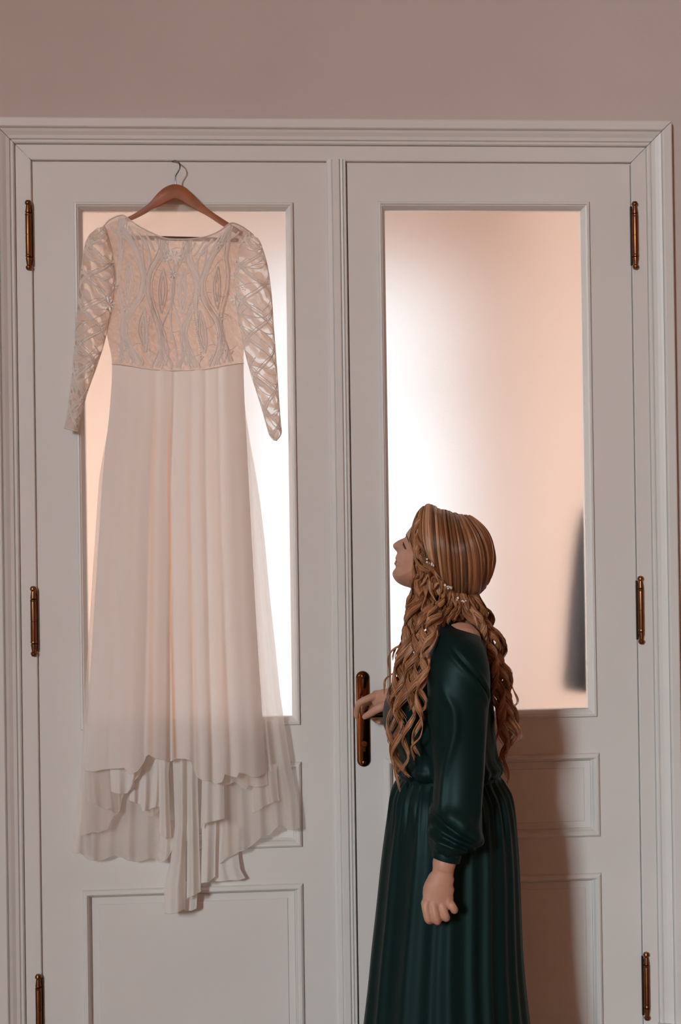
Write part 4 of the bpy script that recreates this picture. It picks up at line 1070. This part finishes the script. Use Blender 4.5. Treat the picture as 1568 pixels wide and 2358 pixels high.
BK = [  # back mass
 ([(1096, 1376, -.42), (1112, 1410, -.42), (1132, 1460, -.415), (1150, 1520, -.41), (1164, 1580, -.405), (1172, 1640, -.40), (1182, 1690, -.40), (1168, 1740, -.40), (1160, 1812, -.40)], 10, 110, .8, .46),
 ([(1086, 1380, -.43), (1102, 1430, -.435), (1124, 1480, -.43), (1140, 1540, -.425), (1150, 1600, -.42), (1156, 1660, -.415), (1162, 1720, -.41), (1158, 1790, -.405)], 11, 100, .8, .40),
 ([(1078, 1384, -.44), (1096, 1430, -.445), (1118, 1480, -.445), (1132, 1540, -.44), (1142, 1600, -.435), (1148, 1660, -.43), (1152, 1710, -.425)], 10, 105, .8, .34),
 ([(1100, 1376, -.41), (1122, 1425, -.405), (1146, 1470, -.40), (1160, 1530, -.395), (1172, 1590, -.39), (1180, 1640, -.39), (1184, 1690, -.39), (1178, 1725, -.39)], 12, 95, .9, .44),
 ([(1096, 1380, -.425), (1118, 1430, -.43), (1140, 1490, -.425), (1154, 1550, -.42), (1164, 1610, -.415), (1170, 1665, -.41), (1172, 1710, -.41)], 13, 88, .9, .52),
 ([(1080, 1390, -.45), (1100, 1425, -.452), (1122, 1470, -.45), (1138, 1525, -.445), (1148, 1580, -.44), (1156, 1640, -.435), (1160, 1690, -.43)], 11, 92, .9, .56),
 ([(1090, 1390, -.43), (1112, 1440, -.43), (1132, 1500, -.425), (1148, 1560, -.42), (1160, 1620, -.415), (1168, 1670, -.41), (1180, 1700, -.41)], 13, 84, .9, .38),
 ([(1102, 1380, -.40), (1126, 1420, -.395), (1148, 1465, -.39), (1162, 1520, -.385), (1172, 1575, -.38)], 11, 80, .9, .34),
 ([(1085, 1395, -.44), (1108, 1450, -.44), (1128, 1510, -.435), (1142, 1570, -.43), (1152, 1630, -.425), (1158, 1700, -.42), (1156, 1760, -.415)], 11, 98, .8, .48),
 ([(1098, 1385, -.415), (1120, 1440, -.41), (1142, 1500, -.405), (1156, 1560, -.40), (1168, 1620, -.395), (1176, 1680, -.395), (1186, 1715, -.395)], 12, 90, .9, .60),
 ([(1092, 1380, -.41), (1110, 1430, -.405), (1128, 1490, -.40), (1142, 1550, -.395), (1150, 1610, -.39), (1156, 1680, -.39)], 10, 100, .9, .26)]
FR += [  # from the temple down beside the cheek
 ([(966, 1256, -.45), (958, 1292, -.455), (951, 1330, -.458), (948, 1378, -.465), (940, 1440, -.472), (930, 1500, -.475), (925, 1540, -.47)], 7, 110, .9, .58),
 ([(972, 1280, -.455), (965, 1320, -.462), (958, 1365, -.468), (955, 1420, -.48), (946, 1480, -.488), (936, 1540, -.49)], 9, 105, .9, .50),
 ([(984, 1296, -.46), (978, 1335, -.47), (970, 1380, -.48), (966, 1430, -.49), (955, 1490, -.50), (944, 1550, -.505), (936, 1600, -.505)], 11, 98, .9, .62),
 ([(996, 1312, -.46), (992, 1350, -.475), (990, 1390, -.49), (984, 1440, -.51), (972, 1500, -.52), (962, 1560, -.525), (952, 1610, -.525)], 12, 92, .9, .54)]
NP = [  # behind the ear and across the nape
 ([(1028, 1352, -.475), (1034, 1385, -.48), (1028, 1415, -.49), (1014, 1445, -.505)], 7, 90, .8, .56),
 ([(1040, 1366, -.472), (1046, 1395, -.475), (1042, 1418, -.48), (1030, 1438, -.49)], 6, 90, .8, .62),
 ([(1050, 1376, -.468), (1056, 1400, -.468), (1054, 1418, -.468), (1046, 1428, -.472)], 6, 80, .8, .50),
 ([(1016, 1338, -.478), (1020, 1385, -.485), (1016, 1420, -.50), (1008, 1450, -.512)], 8, 90, .8, .45),
 ([(1062, 1382, -.46), (1068, 1405, -.458), (1082, 1425, -.452), (1104, 1445, -.445), (1120, 1475, -.44)], 5, 120, .8, .55),
 ([(1070, 1384, -.455), (1078, 1410, -.45), (1096, 1440, -.445), (1115, 1480, -.44), (1128, 1520, -.435)], 5, 120, .8, .42),
 ([(1000, 1335, -.474), (1008, 1380, -.485), (1005, 1420, -.50), (996, 1455, -.515)], 8, 95, .9, .40),
 ([(985, 1320, -.470), (985, 1365, -.478), (978, 1410, -.488), (966, 1450, -.495)], 8, 110, .9, .38),
 ([(970, 1315, -.463), (966, 1360, -.47), (958, 1410, -.478), (948, 1460, -.48)], 8, 120, .9, .50)]
NP += [([(1044, 1368, -.45), (1052, 1392, -.45), (1050, 1412, -.455), (1040, 1430, -.47)], 5, 80, .8, .58), ([(1056, 1372, -.45), (1062, 1396, -.448), (1064, 1414, -.448), (1060, 1426, -.455)], 5, 80, .8, .44),
 ([(1066, 1370, -.45), (1076, 1398, -.448), (1092, 1424, -.445), (1110, 1452, -.44), (1124, 1490, -.436)], 5, 110, .8, .66), ([(1080, 1366, -.44), (1092, 1396, -.44), (1106, 1424, -.438), (1122, 1462, -.435), (1136, 1504, -.43)], 6, 100, .8, .50), ([(1034, 1362, -.455), (1036, 1388, -.462), (1028, 1412, -.475), (1016, 1436, -.495)], 6, 85, .8, .48)]
i_ = 0
for path, A, lam, sp, base in FR:
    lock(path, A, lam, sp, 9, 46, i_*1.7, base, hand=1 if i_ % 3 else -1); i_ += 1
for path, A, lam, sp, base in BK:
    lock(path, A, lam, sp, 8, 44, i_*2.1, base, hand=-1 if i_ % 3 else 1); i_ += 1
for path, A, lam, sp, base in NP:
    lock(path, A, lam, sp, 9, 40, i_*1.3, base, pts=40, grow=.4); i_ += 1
# the twisted strands along the hairline, and short wisps
lock([(1020, 1192, -.40), (1004, 1180, -.41), (988, 1176, -.415), (974, 1184, -.42), (964, 1202, -.428), (960, 1225, -.436), (960, 1250, -.446), (966, 1275, -.460), (980, 1296, -.474), (1000, 1312, -.484)], 6.5, 66, 1.9, 3, 80, 0.4, .56, 'hair_twist', 1, 60, grow=.08, tipA=1)
lock([(1020, 1200, -.41), (1006, 1190, -.42), (992, 1186, -.424), (980, 1194, -.428), (970, 1210, -.432), (966, 1235, -.444), (968, 1258, -.456), (976, 1282, -.468), (990, 1302, -.480)], 5, 58, 1.2, 3, 36, 2.6, .42, 'hair_twist', -1, 60, grow=.08, tipA=1)
lock([(966, 1205, -.42), (957, 1235, -.435), (954, 1265, -.445), (957, 1290, -.455), (966, 1306, -.465), (990, 1316, -.482)], 2, 120, .8, 4, 26, 0, .60, 'hair_twist', 1, 44, tipA=1)
for k, (path, A, lam) in enumerate((
    ([(938, 1480, -.47), (915, 1488, -.465), (898, 1510, -.455), (893, 1540, -.45), (896, 1570, -.45)], 4, 90),
    ([(920, 1545, -.46), (900, 1555, -.452), (886, 1572, -.445), (882, 1600, -.44)], 3, 80),
    ([(930, 1490, -.465), (912, 1492, -.46), (902, 1505, -.452), (906, 1522, -.45)], 4, 50),
    ([(1006, 1450, -.52), (1008, 1462, -.535), (998, 1480, -.55), (985, 1500, -.55), (968, 1520, -.545)], 3, 100),
    ([(970, 1640, -.535), (968, 1680, -.54), (966, 1700, -.54), (950, 1725, -.535), (952, 1755, -.53)], 5, 90),
    ([(1165, 1640, -.40), (1185, 1660, -.40), (1202, 1680, -.40), (1198, 1700, -.40), (1180, 1712, -.40)], 3, 70),
    ([(1150, 1480, -.40), (1158, 1500, -.40), (1156, 1520, -.40)], 3, 50),
    ([(1172, 1570, -.40), (1186, 1590, -.40), (1188, 1615, -.40), (1178, 1630, -.40)], 4, 60),
    ([(915, 1700, -.46), (902, 1730, -.455), (905, 1770, -.46), (918, 1800, -.475), (926, 1822, -.485)], 4, 100),
    ([(945, 1390, -.462), (938, 1400, -.462), (942, 1415, -.464)], 4, 40))):
    lock(path, A, lam, .5, 2, 10, k, .6, 'hair_wisp', 1, 40, rad=.0007)

# ------------------------------------------------------------------ hair vine
GOLD = mat_simple('rose_gold_wire', (0.75, 0.50, 0.38), 0.2, 1.0, var=(40, 0.05))
CRYSTAL = mat_simple('crystal_bead', (0.88, 0.84, 0.82), 0.06, 0.0, spec=1.0, var=(300, 0.1))
VP = spline([(984, 1291), (991, 1300), (998, 1310), (1008, 1324), (1018, 1337), (1028, 1350), (1038, 1360), (1046, 1368), (1053, 1377), (1064, 1386), (1076, 1382), (1090, 1377), (1102, 1373)], 60)
VW = []
for u, v in VP:
    p = HS(u, v, 0.0165); h = hit(u, v, 0.0)
    VW.append(W(u, v, min(p.y, (h.y - 0.021) if h is not None else 0.0) - 0.011))
_yy = np.array([p.y for p in VW]); _yy = np.convolve(np.r_[[_yy[0]]*4, _yy, [_yy[-1]]*4], np.ones(9)/9, 'valid')
VW = [W(u, v, y) for (u, v), y in zip(VP, _yy)]
# below the cap the wire lies on the gathered hair
m = MB(); m.tube(VW, [0.0007]*len(VW), 6)
vine = m.build('hair_vine', GOLD, None, True); child(vine); vine['label'] = 'thin gold wire vine set with crystals'
vr = random.Random(3)
for cu, nb in ((0.02, 3), (0.09, 3), (0.12, 2), (0.41, 2), (0.46, 3), (0.50, 3), (0.70, 3), (0.76, 4), (0.80, 3), (0.93, 2), (0.98, 2)):
    for b_ in range(nb):
        c = VW[min(59, int(cu*59))] + Vector((vr.uniform(-.005, .005), -.003 + vr.uniform(-.001, .001), vr.uniform(-.005, .005)))
        r = vr.uniform(.0016, .0028); m = MB()
        m.lathe([(r*.2, -r), (r*.8, -r*.6), (r, 0), (r*.8, r*.6), (r*.2, r)], c, 7)
        o = m.build('bead', CRYSTAL, None, False); o.parent = vine
# ================================================================== dark coat on a hook just beyond the right door
jk = empty('hanging_coat', (0.93, 0.165, 1.08))
tag(jk, 'dark garment hanging beyond the right glass pane, blurred by the frosting', 'garment')
JR = [(1.588, .008, .012), (1.56, .022, .03), (1.535, .030, .055), (1.46, .038, .078), (1.36, .044, .086), (1.26, .049, .088), (1.16, .053, .090), (1.10, .056, .092), (1.088, .053, .088)]
m = MB(); rows = []
for z, dx, dy in [tuple(r) for r in spline(JR, 40)]:
    rows.append([(.944 - dx + dx*math.cos(2*PI*k/48), 0.165 + (dy*.75 - 0.003*math.sin(14*PI*k/48)*(1.6-z)*2)*math.sin(2*PI*k/48), z) for k in range(48)])
m.grid(rows, True); m.f.append(tuple(range(48))[::-1]); m.f.append(tuple(range(len(m.v)-48, len(m.v))))
m.build('coat_body', DARKCLOTH, jk, True)
for sy in (-1, 1):
    m = MB(); m.tube([(.925, .165 + sy*.035, 1.53), (.908, .165 + sy*.05, 1.42), (.893, .165 + sy*.052, 1.28), (.882, .165 + sy*.05, 1.13)], [.022, .026, .026, .024], 14); m.build('coat_sleeve', DARKCLOTH, jk, True)
m = MB(); m.tube(spline([(.966, .165, 1.60), (.950, .165, 1.594), (.940, .165, 1.582), (.934, .165, 1.592)], 10), [.005]*10, 8); m.build('hook', BRONZE, trim, True)
